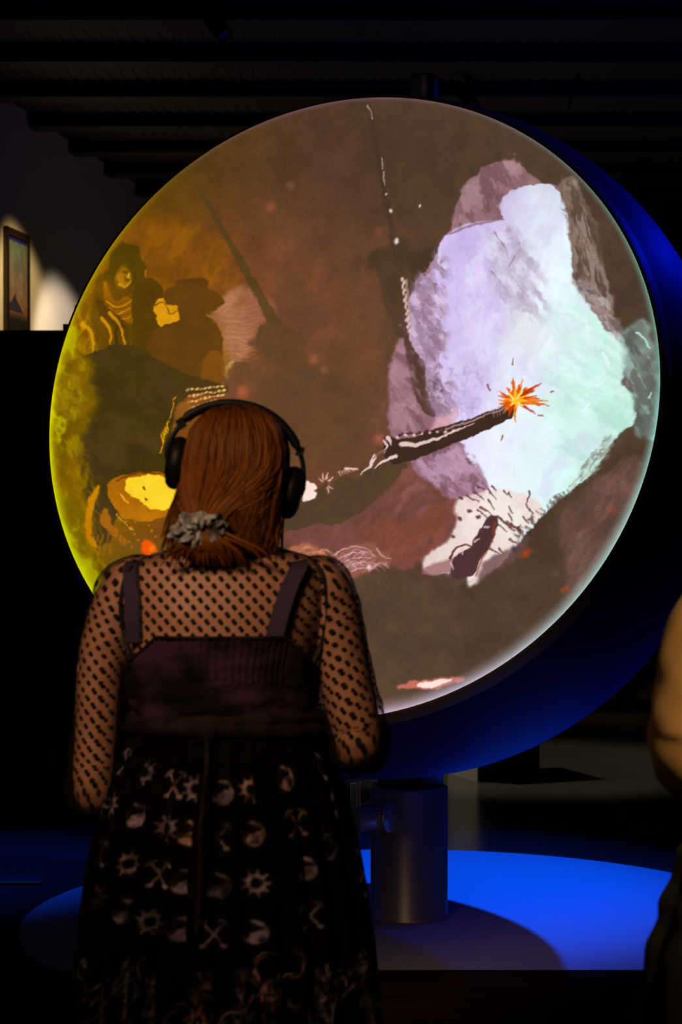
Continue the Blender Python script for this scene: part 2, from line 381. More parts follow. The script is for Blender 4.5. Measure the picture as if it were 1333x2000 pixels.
    s.poly([(206, 992), (216, 1016), (228, 1040), (246, 1056), (240, 1064), (222, 1044), (204, 1030), (196, 1014)], (178, 104, 16), .95, 1.5, 2)
    for k in range(60):
        x = 180 + (k * 37 % 75); y = 1046 + (k * 23 % 42) - (x - 180) * .15
        s.ell(x, y, 2.4, 2, ((176, 110, 24) if k % 2 else (132, 82, 30)), .6, .6)
    for k in range(14): s.line([(224 + k * 2.2, 1004 + k * 2.1), (230 + k * 2.2, 1007 + (k * 5 % 7) + k * 2)], 3, 2, (250, 190, 60) if k % 2 else (110, 60, 10), .8, 1)
    for k in range(12): s.ell(248 + k * 7 % 60, 1020 + k * 11 % 60, 2.2, 1.8, (214, 130, 30), .7, .6)
    s.poly([(276, 1064), (288, 1056), (304, 1068), (300, 1080), (280, 1080)], (240, 86, 10), 1, 2, 3); s.ell(297, 1071, 5, 5, (250, 140, 20), .8, .8)
    # centre pole, distant hatted figure and its dark robe
    s.line([(722, 205), (742, 320), (768, 460), (786, 540)], 7, 16, (74, 54, 40), .65, 3)
    s.poly([(716, 508), (730, 490), (760, 486), (772, 470), (800, 472), (806, 492), (880, 480), (846, 520), (800, 580), (780, 600), (752, 560), (740, 528), (718, 522)], (76, 57, 40), .8, 3, 6)
    s.poly([(742, 520), (800, 520), (808, 600), (796, 640), (806, 670), (826, 700), (832, 740), (842, 790), (850, 810), (830, 806), (800, 760), (790, 700), (770, 640), (748, 580)], (88, 64, 46), .8, 3, 4)
    # smoke: outer mauve, then the white burst
    sm = [(882, 446), (892, 404), (914, 362), (950, 330), (988, 316), (1020, 326), (1046, 356), (1100, 372), (1126, 440), (1140, 540), (1050, 700), (960, 960), (900, 976), (850, 950), (812, 930), (780, 900), (800, 870), (764, 840), (764, 780), (778, 700), (800, 660), (800, 600), (812, 560), (838, 520), (866, 484)]
    s.poly(sm, (140, 96, 104), 1, 2.5, 1, col2=(164, 120, 140))
    s.poly([(882, 446), (892, 404), (914, 362), (950, 330), (988, 316), (1030, 336), (1060, 372), (990, 400), (960, 430), (890, 452)], (140, 100, 108), .9, 2, 2, col2=(160, 124, 122))
    s.tex(sm[:6] + [(1000, 400), (900, 440)], 120, 26, 1.3, [(168, 126, 132), (122, 84, 88), (150, 116, 110)], 6, .3)
    s.poly([(796, 660), (800, 600), (816, 560), (850, 520), (868, 486), (880, 560), (880, 640), (876, 700), (900, 790), (870, 830), (850, 812), (834, 780), (832, 720), (812, 690)], (164, 132, 160), 1, 3, 1, col2=(190, 158, 190))
    s.tex([(800, 660), (812, 560), (868, 520), (876, 700), (890, 790), (850, 800), (826, 700)], 190, 22, .8, [(200, 172, 208), (140, 104, 122), (176, 142, 172), (210, 184, 214)], 4, .38, 1.2)
    s.poly([(766, 700), (786, 660), (796, 740), (820, 790), (850, 816), (840, 850), (800, 850), (766, 846), (762, 790)], (146, 100, 110), .9, 3, 3, col2=(168, 122, 134))
    for k in range(9): s.line([(768 + k * 5, 838 - k % 3 * 6), (772 + k * 6, 800 - k % 4 * 5), (792 + k * 5, 788 + k % 3 * 5), (826, 812 + k * 2)], 3, 1.5, (188, 142, 150), .45, 2)
    s.poly([(798, 600), (800, 660), (812, 690), (830, 716), (833, 760), (842, 790), (852, 812), (832, 806), (812, 770), (800, 720), (790, 670), (786, 620)], (94, 64, 54), 1, 1, 1)
    for k in range(70):
        a = prng.rand() * 6.3; r = prng.rand()
        s.ell(848 + math.cos(a) * 18 * r, 760 + math.sin(a) * 24 * r, 2, 2, (112, 78, 92), .6, .6)
    s.ell(853, 722, 8, 7, (160, 140, 230), .8, .5)
    s.poly([(870, 808), (900, 800), (900, 830), (870, 838), (846, 846), (846, 830)], (226, 170, 178), .8, 3, 4)
    white = [(866, 470), (900, 444), (960, 432), (984, 428), (982, 396), (1004, 370), (1040, 360), (1076, 364), (1104, 396), (1116, 450), (1122, 500), (1124, 548), (1146, 566), (1160, 600), (1184, 642), (1212, 652), (1228, 680), (1226, 716), (1214, 744), (1236, 770), (1246, 800), (1236, 830), (1206, 850), (1186, 890), (1150, 930), (1104, 968), (1070, 996), (1040, 1030), (1010, 1060), (980, 1100), (940, 1130), (916, 1140), (926, 1100), (900, 1110), (860, 1120), (828, 1112), (836, 1086), (876, 1056), (890, 1020), (892, 986), (930, 962), (946, 944), (910, 900), (904, 868), (886, 846), (900, 800), (872, 756), (862, 700), (876, 666), (862, 640), (854, 600), (856, 520)]
    s.poly(white, (222, 226, 240), 1, 2, 1)
    sl, m = s.mask(white, 2, 1)
    X2, Y2 = X[sl], Y[sl]
    c = ramp(X2 + (Y2 - 700) * .18, [(860, (208, 186, 238)), (930, (218, 204, 244)), (1000, (228, 234, 248)), (1100, (220, 240, 246)), (1180, (200, 238, 228)), (1240, (180, 230, 210))])
    c *= (1 + .05 * (s.n3[sl] - .5)[..., None] * 2)
    dim = np.clip((560 - Y2) / 200, 0, 1)[..., None]; c = c * (1 - .07 * dim)
    mm = m[..., None]; s.im[sl] = s.im[sl] * (1 - mm) + c * mm
    s.poly([(1000, 560), (1050, 590), (1070, 660), (1050, 700), (1000, 690), (980, 640)], (218, 216, 216), .45, 6, 16)
    s.poly([(960, 470), (990, 440), (1020, 480), (1050, 540), (1046, 580), (990, 590), (955, 560), (950, 510)], (196, 182, 206), .45, 6, 12, col2=(200, 190, 206))
    s.tex([(960, 470), (990, 440), (1050, 540), (1040, 580), (960, 570)], 120, 22, .9, [(150, 128, 150), (206, 198, 220), (176, 160, 184), (214, 208, 226)], 4, .35, .5)
    clouds(s, white, [(204, 192, 230), (236, 240, 248)], 44, -1.1, .5, .7, 2.0, .30, 6)
    clouds(s, [(860, 480), (960, 440), (990, 520), (960, 760), (900, 860), (870, 740), (856, 600)], [(196, 172, 228), (218, 206, 240)], 26, 1.2, .46, .6, 2.2, .5, 6)
    clouds(s, [(1080, 600), (1180, 640), (1236, 760), (1230, 840), (1120, 940), (1060, 800)], [(176, 222, 206), (208, 242, 228)], 30, .6, .46, .62, 2.4, .5, 8)
    clouds(s, [(960, 470), (1000, 440), (1060, 540), (1060, 620), (980, 600)], [(166, 146, 172), (216, 210, 228), (182, 166, 190)], 14, .9, .5, .62, 2.8, .5, 12)
    for q in ([(966, 452), (984, 480), (992, 500)], [(960, 530), (980, 552)], [(1006, 500), (996, 520)]): s.line(q, 3, 2, (130, 108, 116), .6, 2)
    s.poly([(880, 710), (930, 700), (948, 740), (930, 800), (900, 800), (878, 760)], (186, 160, 216), .55, 6, 6, col2=(204, 184, 226))
    s.tex([(880, 720), (935, 710), (940, 780), (910, 830), (885, 780)], 110, 14, .9, [(170, 140, 196), (212, 194, 232)], 4, .35, 1)
    s.line([(874, 458), (926, 440), (984, 428)], 4, 3, (120, 82, 84), .6, 2)
    s.tex([(1080, 620), (1180, 640), (1230, 720), (1230, 820), (1120, 760)], 90, 46, .5, [(206, 240, 226), (184, 224, 208), (214, 240, 236)], 9, .3)
    s.tex([(900, 560), (1080, 420), (1110, 700), (1000, 900)], 90, 60, -1.2, [(226, 222, 244), (212, 206, 236), (226, 236, 244)], 12, .22)
    for q in ([(1178, 690), (1186, 704), (1192, 718)], [(1168, 752), (1182, 742)], [(1140, 800), (1152, 786)]): s.line(q, 5, 2, (226, 250, 240), .8, 2)
    clouds(s, sm[:6] + [(1016, 352), (984, 388), (972, 424), (900, 440)], [(166, 124, 132), (118, 82, 84), (176, 140, 142)], 18, 1.2, .5, .6, 2.2, .6, 3)
    clouds(s, [(800, 660), (812, 560), (868, 500), (872, 640), (866, 690), (890, 790), (850, 806), (832, 720)], [(196, 168, 204), (136, 104, 124), (214, 190, 218), (150, 116, 140)], 13, .9, .52, .64, 2.0, .6, 7)
    clouds(s, [(770, 700), (790, 680), (830, 800), (840, 846), (770, 844)], [(180, 136, 150), (120, 80, 86)], 16, .9, .5, .62, 2.6, .6, 3)
    # right-hand taupe smoke and the teal haze by the rim
    s.poly([(1092, 366), (1120, 350), (1160, 430), (1180, 520), (1188, 600), (1206, 630), (1190, 648), (1160, 600), (1140, 556), (1122, 540), (1118, 470), (1108, 410)], (122, 100, 88), .95, 4, 2, col2=(96, 76, 62))
    s.tex([(1096, 370), (1150, 420), (1180, 540), (1200, 630), (1150, 580), (1124, 500)], 150, 40, 1.35, [(150, 128, 114), (98, 76, 62), (134, 108, 98)], 5, .38, .25)
    s.poly([(1124, 556), (1140, 548), (1170, 570), (1206, 632), (1222, 652), (1196, 650), (1160, 600)], (164, 148, 150), .8, 4, 4, col2=(128, 112, 106))
    s.poly([(1222, 650), (1246, 630), (1270, 640), (1290, 760), (1284, 860), (1262, 850), (1240, 850), (1246, 800), (1236, 764), (1218, 744), (1230, 716)], (108, 112, 104), .95, 4, 4, col2=(136, 160, 150))
    s.poly([(1224, 720), (1250, 726), (1250, 770), (1234, 762), (1216, 744)], (112, 98, 94), .9, 4, 2)
    clouds(s, [(1096, 366), (1130, 370), (1180, 520), (1200, 630), (1160, 600), (1124, 540), (1118, 440)], [(150, 128, 116), (92, 72, 58), (164, 142, 132)], 12, 1.35, .5, .6, 4, .75, 3)
    clouds(s, [(1130, 556), (1170, 570), (1224, 660), (1200, 650)], [(178, 166, 170), (110, 96, 90)], 12, .7, .5, .6, 2, .8, 2)
    clouds(s, [(1222, 650), (1260, 640), (1284, 760), (1280, 850), (1244, 840), (1244, 780), (1220, 740)], [(150, 182, 174), (92, 92, 84)], 20, 1.1, .5, .62, 2.4, .7, 4)
    for q in ([(1246, 650), (1262, 664), (1270, 680)], [(1238, 820), (1244, 808)], [(1270, 778), (1272, 766)]): s.line(q, 5, 3, (196, 236, 222), .8, 2)
    # dark coat below the burst, right
    s.poly([(1236, 846), (1210, 850), (1186, 890), (1150, 934), (1104, 972), (1066, 1004), (1030, 1050), (1000, 1092), (960, 1120), (900, 1150), (960, 1220), (1110, 1160), (1200, 1040), (1262, 900)], (88, 67, 51), .9, 2, 2, col2=(80, 60, 45))
    s.tex([(1070, 1000), (1186, 900), (1200, 860), (1180, 860), (1110, 960)], 130, 16, -.9, [(150, 160, 140), (90, 76, 62), (190, 200, 190)], 3, .4, .3)
    s.poly([(1100, 1010), (1180, 940), (1250, 900), (1230, 1020), (1180, 1100), (1130, 1170), (1110, 1160), (1112, 1080)], (108, 76, 66), .85, 5, 8, col2=(128, 92, 84))
    s.tex([(1110, 1050), (1200, 960), (1220, 1000), (1130, 1150)], 60, 60, -.95, [(140, 104, 96), (96, 70, 60)], 8, .25, .2)
    for x, y, r, c in ((1198, 996, 12, (190, 84, 60)), (1224, 958, 9, (190, 100, 84)), (1029, 1080, 10, (190, 74, 24)), (1106, 1150, 8, (180, 80, 50))): s.ell(x, y, r, r * .55, c, .8, .8, -.8)
    # reddish cloth under the gun
    s.poly([(800, 900), (850, 950), (900, 978), (890, 1030), (876, 1062), (836, 1094), (780, 1110), (690, 1080), (560, 1064), (556, 1040), (640, 1012), (700, 990), (760, 960), (786, 930)], (122, 74, 64), .95, 3, 4, col2=(138, 80, 76))
    s.tex([(780, 960), (860, 960), (880, 1040), (800, 1090), (700, 1050)], 110, 60, 2.3, [(148, 92, 90), (110, 66, 54), (132, 70, 54)], 12, .25, .3)
    s.poly([(880, 1030), (876, 1062), (836, 1092), (800, 1120), (840, 1130), (900, 1060)], (90, 60, 50), .7, 4, 8)
    s.poly([(812, 888), (860, 870), (900, 868), (916, 904), (950, 944), (940, 964), (902, 976), (870, 958), (836, 940), (812, 920)], (150, 104, 122), 1, 3, 2, col2=(170, 124, 150))
    s.tex([(820, 890), (900, 880), (930, 950), (870, 950)], 110, 22, .9, [(186, 140, 166), (126, 84, 96), (168, 122, 144)], 4, .35)
    clouds(s, [(820, 890), (904, 876), (944, 944), (900, 974), (850, 950)], [(186, 142, 168), (124, 84, 98), (196, 158, 186)], 16, .8, .5, .62, 2, .7, 3)
    clouds(s, [(800, 940), (870, 980), (876, 1050), (800, 1100), (680, 1070), (760, 980)], [(150, 94, 92), (104, 64, 52), (144, 78, 56)], 34, -.7, .5, .64, 2.2, .55, 6)
    clouds(s, [(1110, 1010), (1240, 900), (1230, 1020), (1130, 1160)], [(140, 100, 90), (92, 68, 58)], 24, -.95, .5, .64, 3, .6, 5)
    # sleeve (dark) and gun
    s.poly([(560, 1034), (566, 990), (600, 972), (660, 936), (700, 934), (720, 918), (770, 896), (796, 908), (780, 924), (764, 946), (738, 966), (716, 990), (660, 1022), (620, 1022)], (90, 68, 46), 1, 1.5, 1)
    s.poly([(748, 856), (800, 858), (860, 838), (920, 818), (998, 790), (1004, 792), (1008, 804), (1000, 814), (930, 848), (870, 872), (800, 900), (770, 906), (752, 890)], (66, 46, 36), 1, .8, 1, False)
    s.line([(860, 842), (930, 818), (990, 796)], 4, 3, (176, 142, 140), .9, 1.3)
    s.line([(784, 868), (830, 866), (880, 846), (925, 826)], 9, 2, (232, 200, 196), .95, 1.3)
    for k in range(22):
        x = 778 + k * 5.2; y = 852 - k * .5 - (k % 3) * 2
        s.ell(x, y, 3.2, 2.4, ((238, 206, 200) if k % 3 == 0 else (70, 44, 38)), .95, .5)
    for k in range(7): s.line([(962 + k * 6, 800 - k * 2), (966 + k * 6, 814 - k * 2)], 2.4, 1.5, (160, 126, 116), .8, 1.2)
    s.ell(1000, 794, 5, 10, (52, 34, 30), 1, .25, -.2); s.ell(999, 795, 2, 5, (150, 130, 130), .8, .6, -.2)
    for q, w in (([(750, 862), (756, 870), (752, 884)], 6), ([(758, 856), (766, 868)], 9), ([(732, 892), (724, 908), (706, 926)], 9), ([(774, 892), (752, 900), (732, 914)], 8)):
        s.line(q, w, 2, (236, 206, 204), .95, 1.3)
    s.line([(754, 880), (740, 886), (730, 896)], 5, 3, (150, 96, 92), .8, 2)
    s.poly([(594, 970), (602, 950), (612, 946), (618, 956), (608, 962), (620, 964), (612, 974), (596, 978)], (246, 218, 206), 1, .8, 1)
    s.poly([(596, 946), (602, 940), (606, 948), (598, 952)], (246, 218, 200), 1, .5, 1)
    for a in np.linspace(-2.9, 1.6, 15):
        s.line([(636 + 7 * math.cos(a), 945 + 9 * math.sin(a)), (637 + 17 * math.cos(a), 944 + 20 * math.sin(a))], 3.6, 1.5, (232, 190, 176) if int(a * 9) % 2 else (140, 78, 60), .9, 1.2)
    for k in range(8): s.line([(662 + k * 5, 922 - k), (666 + k * 5, 930 - k * 2)], 3, 1.5, (214, 166, 156), .85, 1.2)
    s.line([(676, 916), (700, 914)], 5, 2, (240, 206, 200), .9, 1.5)
    # small lights along the centre pole
    for q in ([(719, 204), (728, 230)], [(745, 308), (748, 330)], [(750, 336), (753, 362)]): s.line(q, 2.6, 2, (206, 170, 160), .75, 1.2)
    for x, y, r in ((764, 411, 3.2), (776, 471, 4), (821, 401, 2.2), (756, 378, 2)): s.ell(x, y, r, r * 1.2, (244, 220, 214), .95, .6)
    for k in range(16):
        s.ell(787 + k * .7 + (k % 2) * 3, 546 + k * 6.6, 3.2 - (k % 3) * .6, 4.6, (226, 194, 186), .9, .45, .1)
        s.ell(795 + k * .35, 548 + k * 4.4, 1.8, 3, (190, 150, 140), .8, .5)
    # curls of hair, bottom
    s.poly([(560, 1082), (580, 1068), (606, 1066), (634, 1080), (640, 1110), (600, 1110), (566, 1092)], (184, 108, 78), .95, 2, 3)
    s.poly([(646, 1108), (654, 1084), (690, 1066), (724, 1064), (748, 1080), (764, 1096), (730, 1112), (690, 1128), (650, 1130)], (150, 92, 74), .95, 2, 4)
    for k in range(11):
        s.line([(570 + k * 2, 1094 - k * 1.2), (590 + k * 2, 1076 + k * 1.6), (616 + k, 1082 + k * 2.2), (636, 1092 + k * 3)], 3, 1.5, (232, 160, 132) if k % 2 else (160, 92, 62), .7, 1.4)
    for k in range(9):
        s.line([(654 + k * 4, 1084 + k * 4), (680 + k * 3, 1070 + k * 5), (706 + k * 2, 1068 + k * 5.2), (728 + k, 1078 + k * 4)], 3.4, 1.6, (226, 176, 190) if k % 2 == 0 else (176, 112, 96), .75, 1.4)
    for k in range(26):
        x = 562 + prng.rand() * 70; y = 1074 + prng.rand() * 28
        s.line([(x, y), (x + 10, y - 6), (x + 22, y - 2), (x + 30, y + 7)], 2.6, 1.2, [(238, 172, 146), (140, 80, 56), (206, 130, 100)][k % 3], .6, 1.4)
    for k in range(34):
        x = 650 + prng.rand() * 86; y = 1076 + prng.rand() * 40
        s.line([(x, y + 4), (x + 9, y - 5), (x + 20, y - 6), (x + 30, y + 3)], 2.6, 1.2, [(226, 176, 196), (134, 84, 68), (196, 138, 130)][k % 3], .6, 1.4)
    s.line([(736, 1072), (748, 1086), (764, 1090)], 3, 2, (214, 160, 160), .8, 1.4); s.ell(722, 1108, 5, 4, (240, 210, 220), .9, .5, -.8)
    # the lit hand and collar
    s.poly([(892, 984), (930, 964), (1000, 960), (1060, 996), (1020, 1040), (980, 1090), (930, 1136), (916, 1140), (926, 1100), (900, 1106), (860, 1118), (828, 1112), (836, 1086), (876, 1056), (894, 1020)], (232, 206, 200), .9, 1.5, 3, col2=(236, 224, 214))
    s.poly([(826, 1114), (880, 1092), (920, 1080), (900, 1108), (860, 1120)], (160, 104, 104), .8, 2, 3)
    hatch = [(912, 966, 936, 980), (926, 960, 946, 976), (934, 950, 946, 958), (954, 956, 970, 976), (962, 950, 970, 960), (954, 976, 966, 994), (938, 990, 962, 1006), (934, 996, 956, 1014), (970, 1008, 1000, 1030), (978, 1014, 1006, 1038), (990, 1018, 1018, 1042), (996, 1004, 1002, 1018), (970, 1022, 992, 1038), (1000, 1024, 1026, 1046), (998, 1054, 1016, 1066), (958, 1070, 976, 1082), (984, 958, 992, 966), (994, 962, 1000, 972), (996, 990, 1004, 1002), (1022, 1010, 1036, 1022), (1028, 984, 1034, 1000), (1036, 960, 1030, 980), (1034, 996, 1044, 1006), (1012, 1030, 1024, 1040), (974, 1072, 986, 1080)]
    for x0, y0, x1, y1 in hatch: s.line([(x0, y0), (x1, y1)], 4.2, 2, (96, 60, 50), .85, 1.3)
    for x, y in ((900, 974), (918, 998), (898, 1014), (886, 1048), (936, 1010)): s.ell(x, y, 5, 3.4, (90, 52, 46), .9, .4, .5)
    s.poly([(966, 1006), (972, 1024), (964, 1050), (950, 1074), (938, 1094), (926, 1120), (900, 1132), (884, 1120), (890, 1090), (912, 1076), (926, 1060), (938, 1036), (952, 1016)], (84, 54, 54), 1, 1, 1)
    s.line([(880, 1092), (892, 1070), (910, 1064), (926, 1066)], 5, 3, (110, 64, 58), .95, 1.3)
    for q in ([(946, 1030), (956, 1028)], [(930, 1058), (938, 1052)], [(902, 1072), (900, 1082)], [(882, 1102), (886, 1112)], [(906, 1074), (904, 1084)]): s.line(q, 5, 2, (224, 190, 196), .8, 1.4)
    s.poly([(976, 1082), (1020, 1060), (1040, 1040), (1010, 1090), (960, 1120), (936, 1130), (950, 1104)], (112, 76, 74), .8, 3, 4)
    s.line([(968, 1022), (962, 1056), (944, 1090), (930, 1126)], 4, 3, (150, 66, 40), .7, 1.6)
    s.tex([(1010, 1040), (1050, 1000), (1110, 960), (1100, 985), (1050, 1030), (1010, 1080)], 60, 15, .9, [(84, 62, 46), (70, 52, 40)], 3, .7, .3)
    # muzzle flash
    for k in range(34):
        a = prng.rand() * 6.28; L = (24 + 32 * prng.rand()) * (1.15 if math.cos(a - .0) > -.3 else .7); w = 5 + 8 * prng.rand()
        c = [(236, 96, 12), (214, 66, 6), (244, 128, 24), (196, 56, 10)][k % 4]
        s.line([(1008 + 8 * math.cos(a), 782 + 8 * math.sin(a)), (1010 + L * math.cos(a), 780 + L * math.sin(a))], w, 1.5, c, .92, 1.2)
    for k in range(9):
        a = k * .7 + .3; s.line([(1006, 784), (1012 + 20 * math.cos(a), 778 + 18 * math.sin(a))], 7, 3, (255, 226, 110) if k % 2 else (255, 190, 40), .95, 1.4)
    for x0, y0, x1, y1 in ((1001, 712, 1003, 699), (1052, 812, 1064, 814), (983, 850, 980, 862), (954, 752, 960, 764), (1076, 764, 1082, 764)): s.line([(x0, y0), (x1, y1)], 3.4, 2, (150, 72, 40), .9, 1.2)
    # drifting embers
    for x, y, r, c in ((530, 405, 9, (150, 80, 60)), (567, 362, 7, (134, 84, 64)), (741, 453, 7, (130, 76, 60)), (474, 766, 10, (196, 96, 62)), (613, 702, 9, (160, 90, 62)), (634, 722, 7, (146, 86, 60)), (740, 858, 9, (180, 96, 82))):
        s.ell(x, y, r, r, c, .8, .7)
    # glinting sliver at the bottom
    s.poly([(776, 1342), (820, 1332), (880, 1324), (908, 1328), (870, 1340), (820, 1344)], (206, 110, 92), .95, 2, 2)
    s.poly([(820, 1336), (880, 1328), (860, 1338), (826, 1342)], (250, 226, 216), .95, 1, 1)
    # painterly finish: edges wander a little, pigment is mottled, canvas grain lies over all
    w1, w2 = fbm(SW, SH, 11, 3) - .5, fbm(SW, SH, 11, 3) - .5
    px = np.clip(np.arange(SW)[None] + w1 * 7, 0, SW - 1.01); py = np.clip(np.arange(SH)[:, None] + w2 * 7, 0, SH - 1.01)
    ix, iy = px.astype(int), py.astype(int); fx, fy = (px - ix)[..., None], (py - iy)[..., None]
    im = (s.im[iy, ix] * (1 - fx) + s.im[iy, ix + 1] * fx) * (1 - fy) + (s.im[iy + 1, ix] * (1 - fx) + s.im[iy + 1, ix + 1] * fx) * fy
    lum = im.mean(-1, keepdims=True) / 255
    im = im * (1 + (.11 * (fbm(SW, SH, 34, 5) - .5) + .05 * (fbm(SW, SH, 5, 2) - .5))[..., None] * (1.15 - lum) * 2)
    im = im * (.90 + .15 * lum)
    return np.clip(im, 0, 255) / 255.0

# quadratic/cubic fit from the screen's own disc coordinates (u right, v up, unit radius) to image pixels seen from the camera
DISC_TO_IMAGE = np.array([[642.3, 759.96], [603.07, -11.22], [51.14, -616.74], [53.41, 17.], [-17.89, -33.12],
                  [18.93, 38.61], [-5.99, 1.08], [-3.55, 6.7], [-7.25, 3.4], [-1.39, 7.77]])

def screen_colours(u, v):
    im = paint_screen()
    A = np.stack([u * 0 + 1, u, v, u * u, u * v, v * v, u ** 3, u * u * v, u * v * v, v ** 3], -1) @ DISC_TO_IMAGE
    x = np.clip(A[..., 0] - SX0 - .5, 0, SW - 1.01); y = np.clip(A[..., 1] - SY0 - .5, 0, SH - 1.01)
    xi, yi = x.astype(int), y.astype(int); fx, fy = (x - xi)[..., None], (y - yi)[..., None]
    c = (im[yi, xi] * (1 - fx) + im[yi, xi + 1] * fx) * (1 - fy) + (im[yi + 1, xi] * (1 - fx) + im[yi + 1, xi + 1] * fx) * fy
    # the picture's bright border, running from yellow at the left over mauve and ice blue to pink below
    r = np.hypot(u, v); th = np.degrees(np.arctan2(v, u)) % 360
    st = [(0, (150, 226, 214)), (20, (120, 196, 180)), (45, (110, 140, 134)), (75, (124, 96, 108)), (105, (120, 84, 110)), (130, (100, 80, 30)), (150, (170, 150, 0)), (180, (236, 232, 0)), (205, (216, 236, 0)),
          (235, (220, 220, 60)), (255, (250, 214, 200)), (275, (232, 196, 236)), (300, (220, 210, 240)), (325, (186, 236, 232)), (360, (150, 226, 214))]
    rim = np.stack([np.interp(th, [q[0] for q in st], [q[1][k] for q in st]) for k in range(3)], -1) / 255
    wd = np.interp(th, [0, 45, 90, 140, 190, 230, 270, 330, 360], [.026, .022, .022, .035, .04, .045, .055, .045, .026])
    t = np.clip(1 - (1 - r) / wd, 0, 1) ** 1.7
    t = (t * .9)[..., None]
    return np.clip(c * (1 - t) + rim * t, 0, 1)
# ================================================================ the room
M_FLOOR = mat('polished_concrete', (.032, .029, .025), .22, noise=(1.3, (.046, .042, .036)), bump=(40, .02))
M_WOOD = mat('dark_red_floor', (.020, .007, .005), .9, spec=0.0, noise=(3, (.045, .018, .013), (1, 9, 1)))
M_WALL = mat('plaster', (.60, .56, .52), .85, bump=(60, .05))
M_DARKWALL = mat('dark_paint', (.03, .028, .03), .8, bump=(30, .05))
M_CEIL = mat('ceiling_deck', (.050, .046, .046), .65, noise=(2, (.035, .032, .036), (6, 1, 1)))
M_BLACK = mat('black_lacquer', (.008, .0075, .008), .45)
M_BLACKMETAL = mat('black_metal', (.02, .02, .022), .35, .6)

def wall_x(y): return -1.97 + .134 * (y - 11.5)
def quadslab(name, pts, z0, z1, m, kind='structure', parent=None):
    n = len(pts); b = MB()
    vs = [(x, y, z0) for x, y in pts] + [(x, y, z1) for x, y in pts]
    b.add(vs, [tuple(range(n))[::-1], tuple(range(n, 2 * n))] + [(i, (i + 1) % n, n + (i + 1) % n, n + i) for i in range(n)], False)
    o = b.build(name, m, parent)
    if parent is None and kind: o['kind'] = kind
    return o

CEIL = 3.8
quadslab('floor', [(-4, -1.5), (7, -1.5), (7, 18), (-4, 18)], -.1, 0, M_FLOOR)
quadslab('floor_front', [(-4, -1.5), (7, -1.5), (7, 6.2), (-4, 6.2)], 0.0, .012, M_WOOD)
ceiling = quadslab('ceiling', [(-4, -1.5), (7, -1.5), (7, 18), (-4, 18)], CEIL, CEIL + .1, M_CEIL)
for k in range(11):
    y = 7.62 + .905 * k
    b = MB(); b.box(-3.6, y - .05, CEIL - .07, 6.6, y + .05, CEIL + .01); b.box(-3.6, y - .09, CEIL - .085, 6.6, y + .09, CEIL - .068)
    b.build('beam', M_CEIL, ceiling)
b = MB()
for k in range(150):
    x = -3.9 + k * .072; b.box(x, -1.4, CEIL - .005, x + .034, 17.9, CEIL + .002)
tag(b.build('deck_rib', M_CEIL, ceiling), kind='stuff')
wl = [(wall_x(-1.5) + .0, -1.5), (wall_x(17.9), 17.9), (wall_x(17.9) - .15, 17.9), (wall_x(-1.5) - .15, -1.5)]
quadslab('wall_left', [wl[1], wl[0], wl[3], wl[2]], 0, CEIL, M_WALL)
quadslab('wall_back', [(-1.3, 17.5), (7, 17.5), (7, 17.7), (-1.3, 17.7)], 0, CEIL, M_DARKWALL)
quadslab('wall_right', [(6.5, -1.5), (6.7, -1.5), (6.7, 17.6), (6.5, 17.6)], 0, CEIL, M_DARKWALL)
quadslab('wall_front', [(-3.8, -1.7), (6.6, -1.7), (6.6, -1.5), (-3.8, -1.5)], 0, CEIL, M_DARKWALL)
quadslab('baseboard_back', [(-1.1, 17.46), (6.5, 17.46), (6.5, 17.5), (-1.1, 17.5)], 0, .12, M_BLACK)

# ---------------------------------------------------------------- framed picture on the left wall
M_PIC = mat('painted_canvas', (.1, .1, .1), .5)
def picture():
    y0, y1 = 11.56, 12.02
    dx, dy = .134, 1.0; L = math.hypot(dx, dy); ang = math.atan2(dx, dy)
    t = thing('framed_picture', 'dark framed seascape painting hanging on the pale wall at the left edge', 'picture', (wall_x(y0), y0, 2.36))
    t.rotation_euler = (0, 0, -ang)
    W, H, D = (y1 - y0) * L, .69, .026
    b = MB(); fw = .045
    for (a0, a1, c0, c1) in ((0, W, H - fw, H), (0, W, 0, fw), (0, fw, fw, H - fw), (W - fw, W, fw, H - fw)):
        b.box(.002, a0, c0, D, a1, c1)
    b.build('frame', mat('dark_wood_frame', (.014, .006, .005), .4), t)
    n, m = 60, 90; P = np.zeros((m, n, 3))
    yy = np.linspace(fw - .005, W - fw + .005, n); zz = np.linspace(fw - .005, H - fw + .005, m)
    P[..., 0] = .019; P[..., 1] = yy[None]; P[..., 2] = zz[:, None]
    u = np.linspace(0, 1, n)[None] + 0 * zz[:, None]; v = np.linspace(0, 1, m)[:, None] + 0 * yy[None]
    sky = np.stack([np.interp(v, [0, .2, .3, .45, .7, 1], [a, b_, c_, d_, e_, f_]) for a, b_, c_, d_, e_, f_ in ((.10, .13, .55, .50, .38, .30), (.09, .12, .38, .40, .38, .38), (.12, .15, .30, .38, .38, .36))], -1)
    hill = (v < .44 - np.abs(u - .35) * .35 + .08 * (vnoise(n, m, 9) - .5)) & (v > .27)
    sky[hill] = (.16, .16, .26)
    sky *= (1 + .25 * (vnoise(n, m, 7) - .5)[..., None])
    sky[(v > .945)] = (.12, .10, .45)
    o = grid_mesh('canvas', P[:, ::-1].copy(), False, attr_colour(M_PIC), t); set_colours(o.data, sky[:, ::-1])
picture()

